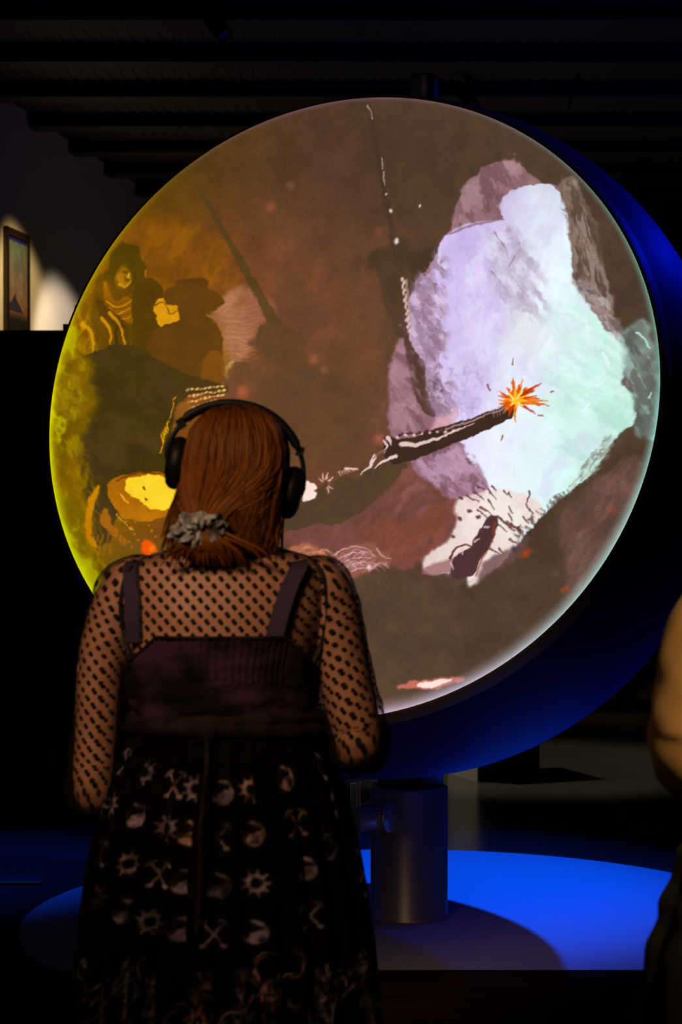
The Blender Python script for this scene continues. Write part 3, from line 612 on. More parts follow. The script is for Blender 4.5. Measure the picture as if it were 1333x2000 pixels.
# ---------------------------------------------------------------- black cabinet, left
def cabinet():
    X0, X1, Y0, Y1, H = -1.96, -1.18, 10.9, 11.28, 2.39
    t = thing('display_cabinet', 'tall black cabinet with flush doors standing in front of the pale left wall', 'cabinet', (X0, Y0, 0))
    w, d = X1 - X0, Y1 - Y0
    b = MB(); b.box(0, .02, .0, w, d, H - .02); b.box(-.01, -.01, H - .02, w + .01, d + .01, H)
    b.build('body', M_BLACK, t)
    xs = [0, .19, .52, w]
    for i in range(3):
        b = MB(); b.box(xs[i] + .004, -.002, .08, xs[i + 1] - .004, .02, H - .03); o = b.build('door', M_BLACK, t); mod(o, 'BEVEL', width=.003, segments=2)
        kx = [xs[1] - .03, .50, .55][i]
        b = MB(); b.lathe([(.004, 0), (.004, .018), (.011, .02), (.012, .028), (.008, .034)], (kx, -.002, [1.39, 1.38, 1.26][i]), (0, -1, 0), 16)
        b.build('knob', mat('dull_steel', (.35, .35, .34), .4, .9), o)
    return t
cabinet()
def cbox(name, x0, y0, z0, x1, y1, z1, m, label, cat, bev=.004):
    b = MB(); b.box(0, 0, 0, x1 - x0, y1 - y0, z1 - z0); o = b.build(name, m); o.location = (x0, y0, z0)
    mod(o, 'BEVEL', width=bev, segments=2); return tag(o, label, cat)
cbox('storage_box', -1.530, 10.95, 2.39, -1.478, 11.2, 2.43, M_BLACK, 'small flat black box on the cabinet top, beside the brown box', 'box')
cbox('wooden_box', -1.470, 10.98, 2.39, -1.22, 11.18, 2.535, mat('brown_wood', (.30, .13, .04), .5, noise=(6, (.2, .08, .025), (1, 1, 8))), 'orange-brown wooden box on the cabinet top, half hidden by the globe', 'box')
cbox('pale_block', -1.635, 10.7, 0, -1.53, 10.85, .13, mat('grey_block', (.30, .29, .27), .7), 'small grey block on the floor in front of the black cabinet', 'block')
b = MB(); b.tube(crom([(-1.50, 10.89, 1.26), (-1.515, 10.885, 1.1), (-1.52, 10.885, .85), (-1.49, 10.885, .72), (-1.44, 10.885, .70), (-1.40, 10.885, .80), (-1.41, 10.885, 1.0), (-1.405, 10.89, 1.24)]), .004, 8)
tag(b.build('audio_cable', M_BLACKMETAL), 'thin dark cable hanging in a loop down the black cabinet front', 'cable')
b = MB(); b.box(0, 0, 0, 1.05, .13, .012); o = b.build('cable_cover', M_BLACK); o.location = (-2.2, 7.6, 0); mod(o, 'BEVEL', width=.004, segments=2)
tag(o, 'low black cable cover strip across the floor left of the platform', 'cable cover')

# ---------------------------------------------------------------- things behind, right
def plinth():
    t = thing('museum_plinth', 'dark square plinth with one pale side, behind the globe stand', 'plinth', (.714, 10.33, 0), math.radians(22))
    b = MB(); b.box(0, 0, 0, .36, .36, .9); o = b.build('body', mat('plinth_black', (.015, .014, .013), .6), t); mod(o, 'BEVEL', width=.005, segments=2)
    b = MB(); b.box(-.006, .0, .0, -.0005, .36, .9); b.build('side_panel', mat('plinth_pale', (.55, .52, .45), .7), t)
    b = MB(); b.box(-.01, -.01, .9, .37, .37, .925); o = b.build('top', M_BLACK, t); mod(o, 'BEVEL', width=.004, segments=2)
plinth()
def case(x, y, label, h=.95):
    t = thing('display_case', label, 'display case', (x, y, 0))
    for sx in (0, 1):
        for sy in (0, 1):
            b = MB(); b.box(sx * .62, sy * .42, 0, sx * .62 + .09, sy * .42 + .09, h); b.build('leg', M_BLACK, t)
    b = MB(); b.box(-.03, -.03, h, .74, .54, h + .08); o = b.build('table_top', M_BLACK, t); mod(o, 'BEVEL', width=.005, segments=2)
    b = MB(); b.box(.04, .04, .3, .67, .47, .33); b.build('shelf', M_BLACKMETAL, t)
case(1.93, 13.5, 'black four-legged display table far behind the globe at the right edge')

def track_light(x, y, drop, aim, label):
    t = thing('track_spotlight', label, 'spotlight', (x, y, CEIL))
    drop += .085
    b = MB(); b.tube([(0, 0, 0), (0, 0, -drop)], .010, 10); b.build('stem', M_BLACKMETAL, t)
    b = MB(); b.lathe([(.03, 0), (.03, -.03)], (0, 0, 0)); b.build('mount', M_BLACKMETAL, t)
    a = Vector(aim).normalized()
    b = MB(); b.lathe([(.028, -.09), (.04, -.08), (.042, .05), (.046, .055), (.046, .075), (.038, .075), (.034, .05)], (0, 0, -drop - .03), a, 28, True, True); o = b.build('lamp_head', M_BLACKMETAL, t)
    b = MB(); b.lathe([(.033, .052), (.030, .056)], (0, 0, -drop - .03), a, 24); b.build('lens', mat('lamp_lens', (.35, .36, .38), .1), o)
    b = MB(); s = a.cross(Vector((0, 0, 1))).normalized(); p = Vector((0, 0, -drop - .03))
    b.tube(crom([p + s * .045, p + s * .052 + Vector((0, 0, .03)), Vector((0, 0, -drop + .02)), p - s * .052 + Vector((0, 0, .03)), p - s * .045]), .006, 8); b.build('yoke', M_BLACKMETAL, t)
track_light(-.58, 9.35, .0, (.6, -.5, -.8), 'small ceiling spotlight at the top edge, left of centre')
track_light(.70, 11.0, .02, (.3, -.5, -.6), 'ceiling spotlight just right of the steel finial')
track_light(2.52, 15.5, .12, (.2, -.3, -1), 'dark hanging spotlight far back by the right edge')
track_light(2.02, 13.6, .22, (-.4, -.6, -1), 'dark hanging spotlight on a longer stem, behind the globe at upper right')
b = MB(); b.tube([(1.26, 10.55, CEIL - .08), (1.20, 10.6, CEIL - .26)], .012, 10)
tag(b.build('ceiling_rod', M_BLACKMETAL), 'thin slanting black rod under the ceiling, upper right', 'rod')

# ================================================================ round platform
def platform():
    cx, cy, r, ych = .24, 6.95, 1.35, 6.2
    a0 = math.asin((ych - cy) / r); n = 120
    pts = [(cx + r * math.cos(a), cy + r * math.sin(a)) for a in np.linspace(a0, math.pi - a0, n)]
    b = MB(); vs = [(x - cx, y - cy, 0) for x, y in pts] + [(x - cx, y - cy, .012) for x, y in pts]
    b.add(vs, [tuple(range(n))[::-1], tuple(range(n, 2 * n))] + [(i, (i + 1) % n, n + (i + 1) % n, n + i) for i in range(n)], False)
    o = b.build('round_platform', mat('platform_white', (.46, .46, .48), .7, bump=(220, .06))); o.location = (cx, cy, .0)
    tag(o, 'low round pale platform lit blue under the globe stand', 'platform')
platform()

# ================================================================ globe with round screen
GC = Vector((.157, 6.68, 1.68)); GR = 1.13
GN = Vector((-.32607576, -.91597214, .23381538)); GU = Vector((.94208581, -.33537193, 0)); GV = Vector((.07841512, .22027415, .97228101))
M_STEEL = mat('brushed_steel', (.55, .50, .47), .38, .65, noise=(4, (.44, .41, .39), (1, 1, .15)))
M_SHELL = mat('blue_shell', (.012, .002, .40), .5, spec=.3)
M_TAN = mat('tan_edge', (.42, .28, .18), .5)

globe = thing('projection_globe', 'giant blue globe with a round glowing picture screen on a steel column', 'globe display', (.24, 7.0, .012))
G0 = Vector(globe.location)
def gl(o): o.location = -G0; return o
b = MB(); prof = []
for k in range(49):
    h = .455 + (-GR - .455) * (k / 48)
    th = math.acos(.455 / GR) + (math.pi - math.acos(.455 / GR)) * k / 48
    prof.append((max(GR * math.sin(th), .001), GR * math.cos(th)))
b.lathe(prof, GC, GN, 128, False, True); gl(b.build('shell', M_SHELL, globe))
b = MB(); b.lathe([(1.000, .440), (1.034, .452), (1.034, .457), (1.016, .495), (1.014, .500), (1.010, .501), (1.002, .498), (.990, .47)], GC, GN, 160, False, False)
gl(b.build('rim', M_TAN, globe))
N = 780
g = np.linspace(-1, 1, N); A_, B_ = np.meshgrid(g, g)
U_ = A_ * np.sqrt(1 - B_ * B_ / 2); V_ = B_ * np.sqrt(1 - A_ * A_ / 2)
hh = .499 + .10 * (1 - (U_ ** 2 + V_ ** 2)); rr = 1.010
P = np.array(GC)[None, None] + np.array(GN) * hh[..., None] + rr * (U_[..., None] * np.array(GU) + V_[..., None] * np.array(GV))
M_SCREEN = attr_colour(mat('screen_surface', (.006, .006, .006), .5, spec=.1), 'paint', True)
scr = gl(grid_mesh('screen', P, False, M_SCREEN, globe)); set_colours(scr.data, screen_colours(U_, V_))
tag(scr, 'glowing convex screen showing a painted gun battle with smoke')
CX, CY = .24, 7.0
b = MB(); b.lathe([(.142, 0), (.142, .006), (.136, .012), (.136, .455), (.132, .460)], (CX, CY, .012), n=96); b.lathe([(.1358, 0), (.1358, .01)], (CX, CY, .02), n=8)
gl(b.build('column', M_STEEL, globe))
b = MB(); b.lathe([(.120, .45), (.120, .70)], (CX, CY, .012), n=64); gl(b.build('collar', M_BLACK, globe))
b = MB(); b.lathe([(.048, 2.60), (.048, 2.955), (.046, 2.965), (.036, 2.965), (.036, 2.90)], (.292, 7.0, 0), n=48); gl(b.build('finial', M_STEEL, globe))
# bent side tube with its end ring, and a small clear bracket
b = MB(); b.tube(crom([(.115, 6.93, .385), (.10, 6.84, .385), (.02, 6.80, .38), (-.06, 6.80, .375), (-.10, 6.80, .375)]), .045, 28)
st = gl(b.build('side_tube', M_STEEL, globe))
b = MB(); b.lathe([(.046, -.006), (.053, -.004), (.054, .008), (.046, .010)], (.165, 6.845, .385), (1, -.6, 0), 32); b.tube([(.07, 6.86, .385), (.165, 6.845, .385)], .045, 24)
b.build('end_ring', M_STEEL, st)
M_ACR = mat('clear_acrylic', (.9, .95, 1), .08, **{'Transmission Weight': .85, 'IOR': 1.45})
b = MB(); b.box(.055, 6.74, .335, .068, 6.80, .53); b.box(-.02, 6.72, .52, .125, 6.82, .535); b.box(.03, 6.735, .30, .055, 6.80, .52)
o = gl(b.build('bracket', M_ACR, globe)); mod(o, 'BEVEL', width=.003, segments=2)
# ================================================================ people
M_SKIN = mat('skin', (.62, .31, .19), .5, noise=(30, (.56, .27, .16)))
M_HAIR = attr_colour(mat('auburn_hair', (.2, .06, .02), .5, spec=.22), 'tone')
M_EYE = mat('eye_white', (.7, .7, .68), .2)

def sup(x, p): return math.copysign(abs(x) ** p, x)
class Rows:
    """elliptical cross-sections of a body or garment: rows of (z, x_left, x_right, half_depth, centre_y)"""
    def __init__(s, rows, S, n=None):
        r = sorted([(S.z(a), S.x(b), S.x(c), d, e) for a, b, c, d, e in rows]); s.t = np.array(r); s.z0, s.z1 = s.t[0, 0], s.t[-1, 0]
    def at(s, z): return [np.interp(z, s.t[:, 0], s.t[:, k]) for k in range(1, 5)]
    def ring(s, z, off=0., n=48, p=.9):
        a, b, d, cy = s.at(z); cx, hw = (a + b) / 2, (b - a) / 2 + off; d = d + off
        return [Vector((cx + hw * sup(math.cos(t), p), cy + d * sup(math.sin(t), p), z)) for t in (2 * math.pi * j / n for j in range(n))]
    def back(s, x, z, off=0., p=.9):
        a, b, d, cy = s.at(z); cx, hw = (a + b) / 2, (b - a) / 2 + off; d = d + off
        q = min(abs((x - cx) / hw), .999); return cy - d * (1 - q ** (2 / p)) ** (p / 2)

class Scale:
    """turns drawing units (as measured on the figure's outline) into metres in the figure's own frame"""
    def __init__(s, cx, k, h0=963, eye=1.5): s.cx, s.k, s.h0, s.eye = cx, k, h0, eye
    def x(s, v): return (v - s.cx) * s.k
    def z(s, v): return s.eye - (v - s.h0) * s.k
    def p(s, x, z, y=0.): return Vector((s.x(x), y, s.z(z)))

def hand(b, wrist, d, palm_n, side):
    """palm, four unequal curled fingers and a thumb leaving the palm's side"""
    d = d.normalized(); nrm = (palm_n - d * palm_n.dot(d)).normalized(); w = d.cross(nrm) * side
    R = []
    for t, hw, hd in ((-.01, .026, .021), (.02, .033, .018), (.055, .040, .016), (.085, .040, .014), (.098, .036, .010)):
        c = wrist + d * t; R.append([c + w * hw * math.cos(a) + nrm * hd * math.sin(a) for a in (2 * math.pi * j / 16 for j in range(16))])
    b.rings(R)
    for i, (L, off) in enumerate(((.070, .029), (.078, .010), (.073, -.010), (.058, -.029))):
        p = wrist + d * .088 + w * off; pts = [p - d * .02, p]; ang = .25
        for k, f in enumerate((.42, .32, .26)):
            ang += .42; pts.append(pts[-1] + (d * math.cos(ang) + nrm * math.sin(ang)) * L * f)
        b.tube(pts, [.0095, .0095, .0088, .0078, .006], 10)
    p = wrist + d * .025 + w * .028
    b.tube([p - w * .012, p + w * .010 + d * .014, p + w * .022 + d * .040 + nrm * .008, p + w * .022 + d * .066 + nrm * .018], [.013, .0125, .0105, .008], 10)

def head_mesh(b, c, T, s=1.0):
    """skull, jaw, nose, lips, brows and ears; the face looks along +y"""
    def q(x, y, z): return c + T @ Vector((x * s, y * s, z * s))
    R = []
    for z, hw, y0, y1 in ((-.118, .012, .045, .072), (-.108, .034, .012, .086), (-.085, .052, -.02, .092), (-.055, .063, -.055, .092), (-.02, .072, -.082, .093), (.02, .076, -.092, .094),
                          (.055, .075, -.092, .09), (.085, .064, -.078, .075), (.105, .044, -.052, .05), (.114, .02, -.024, .022)):
        cy, hd = (y0 + y1) / 2, (y1 - y0) / 2; R.append([q(hw * math.cos(t), cy + hd * math.sin(t), z) for t in (2 * math.pi * j / 32 for j in range(32))])
    b.rings(R)
    b.tube([q(0, .090, .012), q(0, .103, -.012), q(0, .112, -.034), q(0, .098, -.042)], [.007 * s, .009 * s, .012 * s, .009 * s], 12)
    for sx in (-1, 1):
        b.ball(q(sx * .010, .099, -.036), .008 * s, 12, 8); b.tube([q(sx * .014, .09, .030), q(sx * .032, .089, .034), q(sx * .05, .078, .026)], .006 * s, 8)
        M = T.to_3x3() if hasattr(T, 'to_3x3') else T
        b.ball(q(sx * .078, -.005, .0), (.009 * s, .018 * s, .030 * s), 14, 10, M)
    b.tube([q(-.024, .084, -.062), q(-.01, .097, -.058), q(0, .096, -.060), q(.01, .097, -.058), q(.024, .084, -.062)], [.003 * s, .006 * s, .006 * s, .006 * s, .003 * s], 8)
    b.tube([q(-.022, .084, -.065), q(0, .096, -.070), q(.022, .084, -.065)], [.003 * s, .0075 * s, .003 * s], 8)

def body(parent, S, rows, arms, neck, headc, T, legs, hs=1.0, voxel=.006):
    b = MB(); zs = np.linspace(rows.z0, rows.z1, 40)
    b.rings([rows.ring(z) for z in zs])
    for side, (pts, rad, wrist, hd, pn) in arms.items():
        b.tube(crom(pts, 6), list(np.interp(np.linspace(0, 1, (len(pts) - 1) * 6 + 1), np.linspace(0, 1, len(rad)), rad)), 20)
        hand(b, wrist, hd, pn, side)
    b.tube(neck, [.062, .054, .052, .05], 20)
    head_mesh(b, headc, T, hs)
    for pts, rad in legs: b.tube(crom(pts, 6), list(np.interp(np.linspace(0, 1, (len(pts) - 1) * 6 + 1), np.linspace(0, 1, len(rad)), rad)), 20)
    o = b.build('body', M_SKIN, parent)
    mod(o, 'REMESH', mode='VOXEL', voxel_size=voxel, use_smooth_shade=True); mod(o, 'SMOOTH', factor=.5, iterations=3)
    for sx in (-1, 1):
        e = MB(); e.ball(headc + T @ Vector((sx * .031 * hs, .082 * hs, .012 * hs)), .0125 * hs, 16, 10); e.build('eye', M_EYE, parent)
    return o

def shoe(parent, x, y, m, z0=.0):
    b = MB(); R = []
    for t, hw, hz in ((-.075, .018, .05), (-.06, .030, .075), (-.02, .034, .08), (.04, .036, .06), (.10, .040, .042), (.15, .036, .034), (.175, .02, .026)):
        R.append([Vector((x + hw * math.cos(a), y + t, z0 + .004 + hz / 2 + hz / 2 * math.sin(a))) for a in (2 * math.pi * j / 20 for j in range(20))])
    b.rings(R); b.build('shoe', m, parent)

# ---------------------------------------------------------------- woman with headphones, seen from behind
S = Scale(445, .00091)  # her outlines below are given in image pixels
GZ = .012                                                            # she stands on the wooden front floor
woman = thing('person', 'woman seen from behind with auburn hair, sheer dotted blouse and patterned black dress', 'person', (-.2016, 3.62, GZ))
S.eye -= GZ
T = Matrix.Rotation(math.radians(9), 3, 'Y') @ Matrix.Rotation(math.radians(-4), 3, 'Z')
rows = Rows([(1050, 405, 490, .045, .005), (1072, 350, 540, .058, .002), (1088, 285, 598, .068, 0), (1106, 243, 630, .08, 0), (1140, 226, 645, .092, 0), (1200, 228, 640, .108, 0), (1300, 242, 615, .118, 0),
             (1400, 262, 604, .112, 0), (1500, 240, 640, .13, 0), (1600, 225, 665, .145, 0), (1700, 235, 655, .14, 0), (1760, 270, 620, .11, 0)], S)
P_ = S.p
armL = [P_(300, 1138), P_(246, 1150), P_(205, 1240, -.005), P_(186, 1330, -.01), P_(180, 1440, -.015), P_(176, 1560, -.01), P_(205, 1585, .08), P_(270, 1540, .19)]
armR = [P_(572, 1138), P_(626, 1150), P_(655, 1240, -.005), P_(672, 1320, -.01), P_(690, 1400, -.015), P_(703, 1468, -.005), P_(672, 1470, .09), P_(610, 1440, .19)]
arms = {-1: (armL, [.040, .050, .048, .043, .040, .038, .034, .026], armL[-1], Vector((.7, .65, .25)), Vector((.3, -.3, 1))),
        1: (armR, [.040, .052, .052, .049, .047, .042, .036, .026], armR[-1], Vector((-.75, .6, .2)), Vector((-.3, -.3, 1)))}
HC = P_(452, 912, .012)
legs = [([P_(345, 1680), P_(350, 1850, .005), P_(352, 2120, -.005), P_(352, 2300, -.01), P_(352, 2575, -.02)], [.095, .082, .055, .052, .034]),
        ([P_(545, 1680), P_(542, 1850, .005), P_(540, 2120, -.005), P_(540, 2300, -.01), P_(540, 2575, -.02)], [.095, .082, .055, .052, .034])]
body(woman, S, rows, arms, [P_(445, 1090), P_(446, 1060), P_(448, 1020, .01), P_(452, 970, .012)], HC, T, legs)
M_SHOE = mat('black_leather', (.015, .014, .014), .4)
for x in (352, 540): shoe(woman, S.x(x), -.02, M_SHOE)

# sheer dotted net: threads between the dots are open to light, the dots are flock
def net_material():
    m = mat('dotted_net', (.012, .008, .007), .8, spec=.1); nt = m.node_tree; b = nt.nodes['Principled BSDF']; L = nt.links.new
    def N(t, **k):
        n = nt.nodes.new(t)
        for a, v in k.items(): setattr(n, a, v)
        return n
    uv = N('ShaderNodeUVMap', uv_map='cloth'); sep = N('ShaderNodeSeparateXYZ'); L(uv.outputs[0], sep.inputs[0])
    def math_(op, a, b_=None, c=None):
        n = N('ShaderNodeMath', operation=op)
        for i, q in enumerate((a, b_, c)):
            if q is None: continue
            if isinstance(q, (int, float)): n.inputs[i].default_value = q
            else: L(q, n.inputs[i])
        return n.outputs[0]
    PX, PY = .0240, .0250
    def dots(ox, oy):
        fx = math_('MULTIPLY', math_('SUBTRACT', math_('FRACT', math_('ADD', math_('DIVIDE', sep.outputs[0], PX), 50 + ox)), .5), PX)
        fy = math_('MULTIPLY', math_('SUBTRACT', math_('FRACT', math_('ADD', math_('DIVIDE', sep.outputs[1], PY), 50 + oy)), .5), PY)
        d = math_('SQRT', math_('ADD', math_('MULTIPLY', fx, fx), math_('MULTIPLY', fy, fy)))
        return math_('SUBTRACT', 1.0, math_('SMOOTH_MIN', math_('MULTIPLY', math_('MAXIMUM', math_('SUBTRACT', d, .0036), 0.0), 700.), 1.0, .1))
    dd = math_('MAXIMUM', dots(0, 0), dots(.5, .5))
    lw = N('ShaderNodeLayerWeight'); lw.inputs['Blend'].default_value = .5
    cover = math_('ADD', .22, math_('MULTIPLY', math_('POWER', lw.outputs['Facing'], 1.7), .78))       # a net closes up seen edge-on
    a = math_('MAXIMUM', cover, dd); L(a, b.inputs['Alpha'])
    return m
M_NET = net_material()
def cloth_uv(me, fn):
    l = me.uv_layers.new(name='cloth'); n = len(me.loops); vi = np.zeros(n, np.int32); me.loops.foreach_get('vertex_index', vi)
    uv = np.array(fn, float)[vi]; l.data.foreach_set('uv', uv.astype(np.float32).ravel())
def net_tube(name, pts, rad, parent, n=40, k=10, m=None):
    """open garment tube with cloth coordinates in metres"""
    path = crom(pts, k); cnt = len(path); r = np.interp(np.linspace(0, 1, cnt), np.linspace(0, 1, len(rad)), rad)
    G = np.zeros((cnt, n + 1, 3)); UV = np.zeros((cnt, n + 1, 2)); s = 0; u = Vector((0, -1, 0))
    for i in range(cnt):
        p = Vector(path[i]); t = (Vector(path[min(i + 1, cnt - 1)]) - Vector(path[max(i - 1, 0)])).normalized(); u = (u - t * u.dot(t)).normalized(); w = t.cross(u)
        if i: s += (p - Vector(path[i - 1])).length
        for j in range(n + 1):
            a = 2 * math.pi * j / n; wr = 1 + .035 * math.sin(3 * a + i * .5) * math.sin(i * .35) + .02 * math.sin(7 * a - i * .7)
            G[i, j] = p + (u * math.cos(a + math.pi) * -1 + w * math.sin(a + math.pi) * -1) * r[i] * wr; UV[i, j] = ((a - math.pi) * .05, -s)
    o = grid_mesh(name, G, False, m or M_NET, parent); cloth_uv(o.data, UV.reshape(-1, 2)); return o
blouse = thing('blouse', None, None); blouse.parent = woman
for k in ('label', 'category'):
    if k in blouse: del blouse[k]
zs = np.linspace(S.z(1420), S.z(1068), 60); n = 96
G = np.zeros((60, n + 1, 3)); UV = np.zeros((60, n + 1, 2))
for i, z in enumerate(zs):
    a, b_, d, cy = rows.at(z); cx, hw = (a + b_) / 2, (b_ - a) / 2 + .006
    for j in range(n + 1):
        t = 2 * math.pi * j / n - math.pi * 1.5; x = cx + hw * sup(math.cos(t), .9); y = cy + (d + .006) * sup(math.sin(t), .9)
        G[i, j] = (x, y, z); UV[i, j] = (x if y < cy else 2 * (cx + hw) - x, z)
bod = grid_mesh('blouse_body', G, False, M_NET, blouse); cloth_uv(bod.data, UV.reshape(-1, 2))
net_tube('sleeve', [P_(306, 1142), P_(246, 1152), P_(219, 1215, -.003), P_(196, 1290, -.006), P_(189, 1390, -.012), P_(180, 1490, -.012), P_(174, 1565, -.008), P_(203, 1588, .08), P_(262, 1545, .175)], [.044, .058, .056, .050, .050, .051, .050, .044, .036], blouse)
net_tube('sleeve', [P_(566, 1142), P_(626, 1152), P_(645, 1215, -.003), P_(660, 1280, -.006), P_(678, 1360, -.012), P_(696, 1420, -.012), P_(702, 1468, -.004), P_(672, 1470, .09), P_(616, 1442, .18)], [.044, .060, .060, .056, .056, .057, .058, .048, .036], blouse)
M_SEAM = mat('seam_tape', (.006, .005, .005), .8)
for pts in ([(252, 1104), (238, 1140), (232, 1190), (238, 1240), (250, 1285)], [(620, 1104), (634, 1140), (638, 1200), (628, 1260), (608, 1305)]):
    b = MB(); b.tube(crom([(S.x(x), min(rows.back(S.x(x), S.z(z), .009), -.050), S.z(z)) for x, z in pts]), .0042, 8); b.build('armhole_seam', M_SEAM, blouse)

# dress: ruched bodice, straps, sash and tie, gathered printed skirt
M_BOD = mat('printed_bodice', (.004, .0025, .003), .85, spec=.1, noise=(11, (.034, .014, .032)), bump=(120, .2))
M_STRAP = mat('purple_strap', (.020, .008, .032), .8, bump=(300, .2))
M_SASH = mat('dark_sash', (.006, .003, .005), .85, spec=.1, noise=(20, (.016, .009, .012)))
dress = thing('dress', None, None); dress.parent = woman
R_, C_ = 90, 360; G = np.zeros((R_, C_, 3)); r2 = np.random.RandomState(3); fold = fbm(C_, R_, 26, 4, r2)
for j in range(C_):
    th = 2 * math.pi * j / C_ - math.pi
    xf = abs(math.sin(th)); back = math.cos(th) > 0
    topz = 1243 + (0 if xf < .55 else 62 * min(1, (xf - .55) / .4)) if back else 1235 + 40 * xf
    for i in range(R_):
        z = S.z(topz + (1425 - topz) * (1 - i / (R_ - 1))); a, b_, d, cy = rows.at(z); cx, hw = (a + b_) / 2, (b_ - a) / 2
        f = .014 + .007 * (fold[i, j] - .5) * 2
        if back and xf < .62 and i > 45: f += .0022 * math.sin(j * 1.7)                       # shirred centre panel
        f += .0016 * math.sin(i * .33 + 3 * math.sin(j * .05) + 6 * (fold[i, j] - .5)) * (1 if i < 50 else .3)
        G[i, j] = (cx + (hw + f) * sup(math.sin(th), .9), cy - (d + f) * sup(math.cos(th), .9), z)
bodice = grid_mesh('bodice', G, True, M_BOD, dress); mod(bodice, 'SOLIDIFY', thickness=.003)
b = MB(); b.tube([(G[-1, j, 0], G[-1, j, 1], G[-1, j, 2]) for j in range(120, 241, 4)], .0035, 8); b.build('neckline_trim', M_SASH, bodice)
def strap(pts, w):
    b = MB(); R = []
    for p in crom(pts, 6):
        x, y, z = p; t = .0025; R.append([Vector((x - w / 2, y, z)), Vector((x + w / 2, y, z)), Vector((x + w / 2, y + t, z - t)), Vector((x - w / 2, y + t, z - t))])
    b.rings(R, smooth=False); o = b.build('strap', M_STRAP, dress); mod(o, 'BEVEL', width=.001, segments=1); return o
for xs in (((278, 1092), (262, 1130), (250, 1090)), ((562, 1092), (540, 1200), (590, 1090))):
    side = -1 if xs[0][0] < 445 else 1
    line = [(262, 1255), (260, 1200), (256, 1150), (252, 1112)] if side < 0 else [(534, 1255), (548, 1200), (566, 1145), (584, 1106)]
    pts = [(S.x(x), rows.back(S.x(x), S.z(z), .011), S.z(z)) for x, z in line]
    x, _, z = pts[-1]
    pts += [(x - side * .003, -.035, z + .010), (x - side * .006, .0, z + .013), (x - side * .010, .045, z + .004), (x - side * .018, .098, z - .05), (x - side * .03, .12, S.z(1240))]
    strap(pts, .030 if side < 0 else .032)
for k, (y0, y1, rr_) in enumerate(((1394, 1420, .019), (1408, 1436, .022))):
    zs2 = np.linspace(S.z(y1), S.z(y0), 10); G2 = np.zeros((10, 120, 3))
    for i, z in enumerate(zs2):
        for j in range(120):
            th = 2 * math.pi * j / 120; a, b_, d, cy = rows.at(z); bul = rr_ + .007 * math.sin(math.pi * i / 9) + .0025 * math.sin(j * .9 + k)
            G2[i, j] = ((a + b_) / 2 + ((b_ - a) / 2 + bul) * math.sin(th), cy - (d + bul) * math.cos(th), z + .006 * math.sin(j * .11 + k * 2))
    grid_mesh('sash', G2, True, M_SASH, dress)
for x0, x1, y1 in ((410, 404, 1620), (412, 399, 1792)):
    b = MB(); yb = rows.back(S.x(410), S.z(1425), .04)
    b.tube(crom([(S.x(x0), yb, S.z(1425)), (S.x(x0 + 1), yb - .018, S.z(1480)), (S.x((x0 + x1) / 2), yb - .045, S.z(1560)), (S.x(x1), yb - .062, S.z(y1 - 40)), (S.x(x1 - 3), yb - .068, S.z(y1))]), .0055, 8, flat=.4); b.build('tie', M_SASH, dress)
b = MB(); b.ball((S.x(410), rows.back(S.x(410), S.z(1425), .035), S.z(1425)), (.016, .01, .012), 16, 10); b.build('knot', M_SASH, dress)

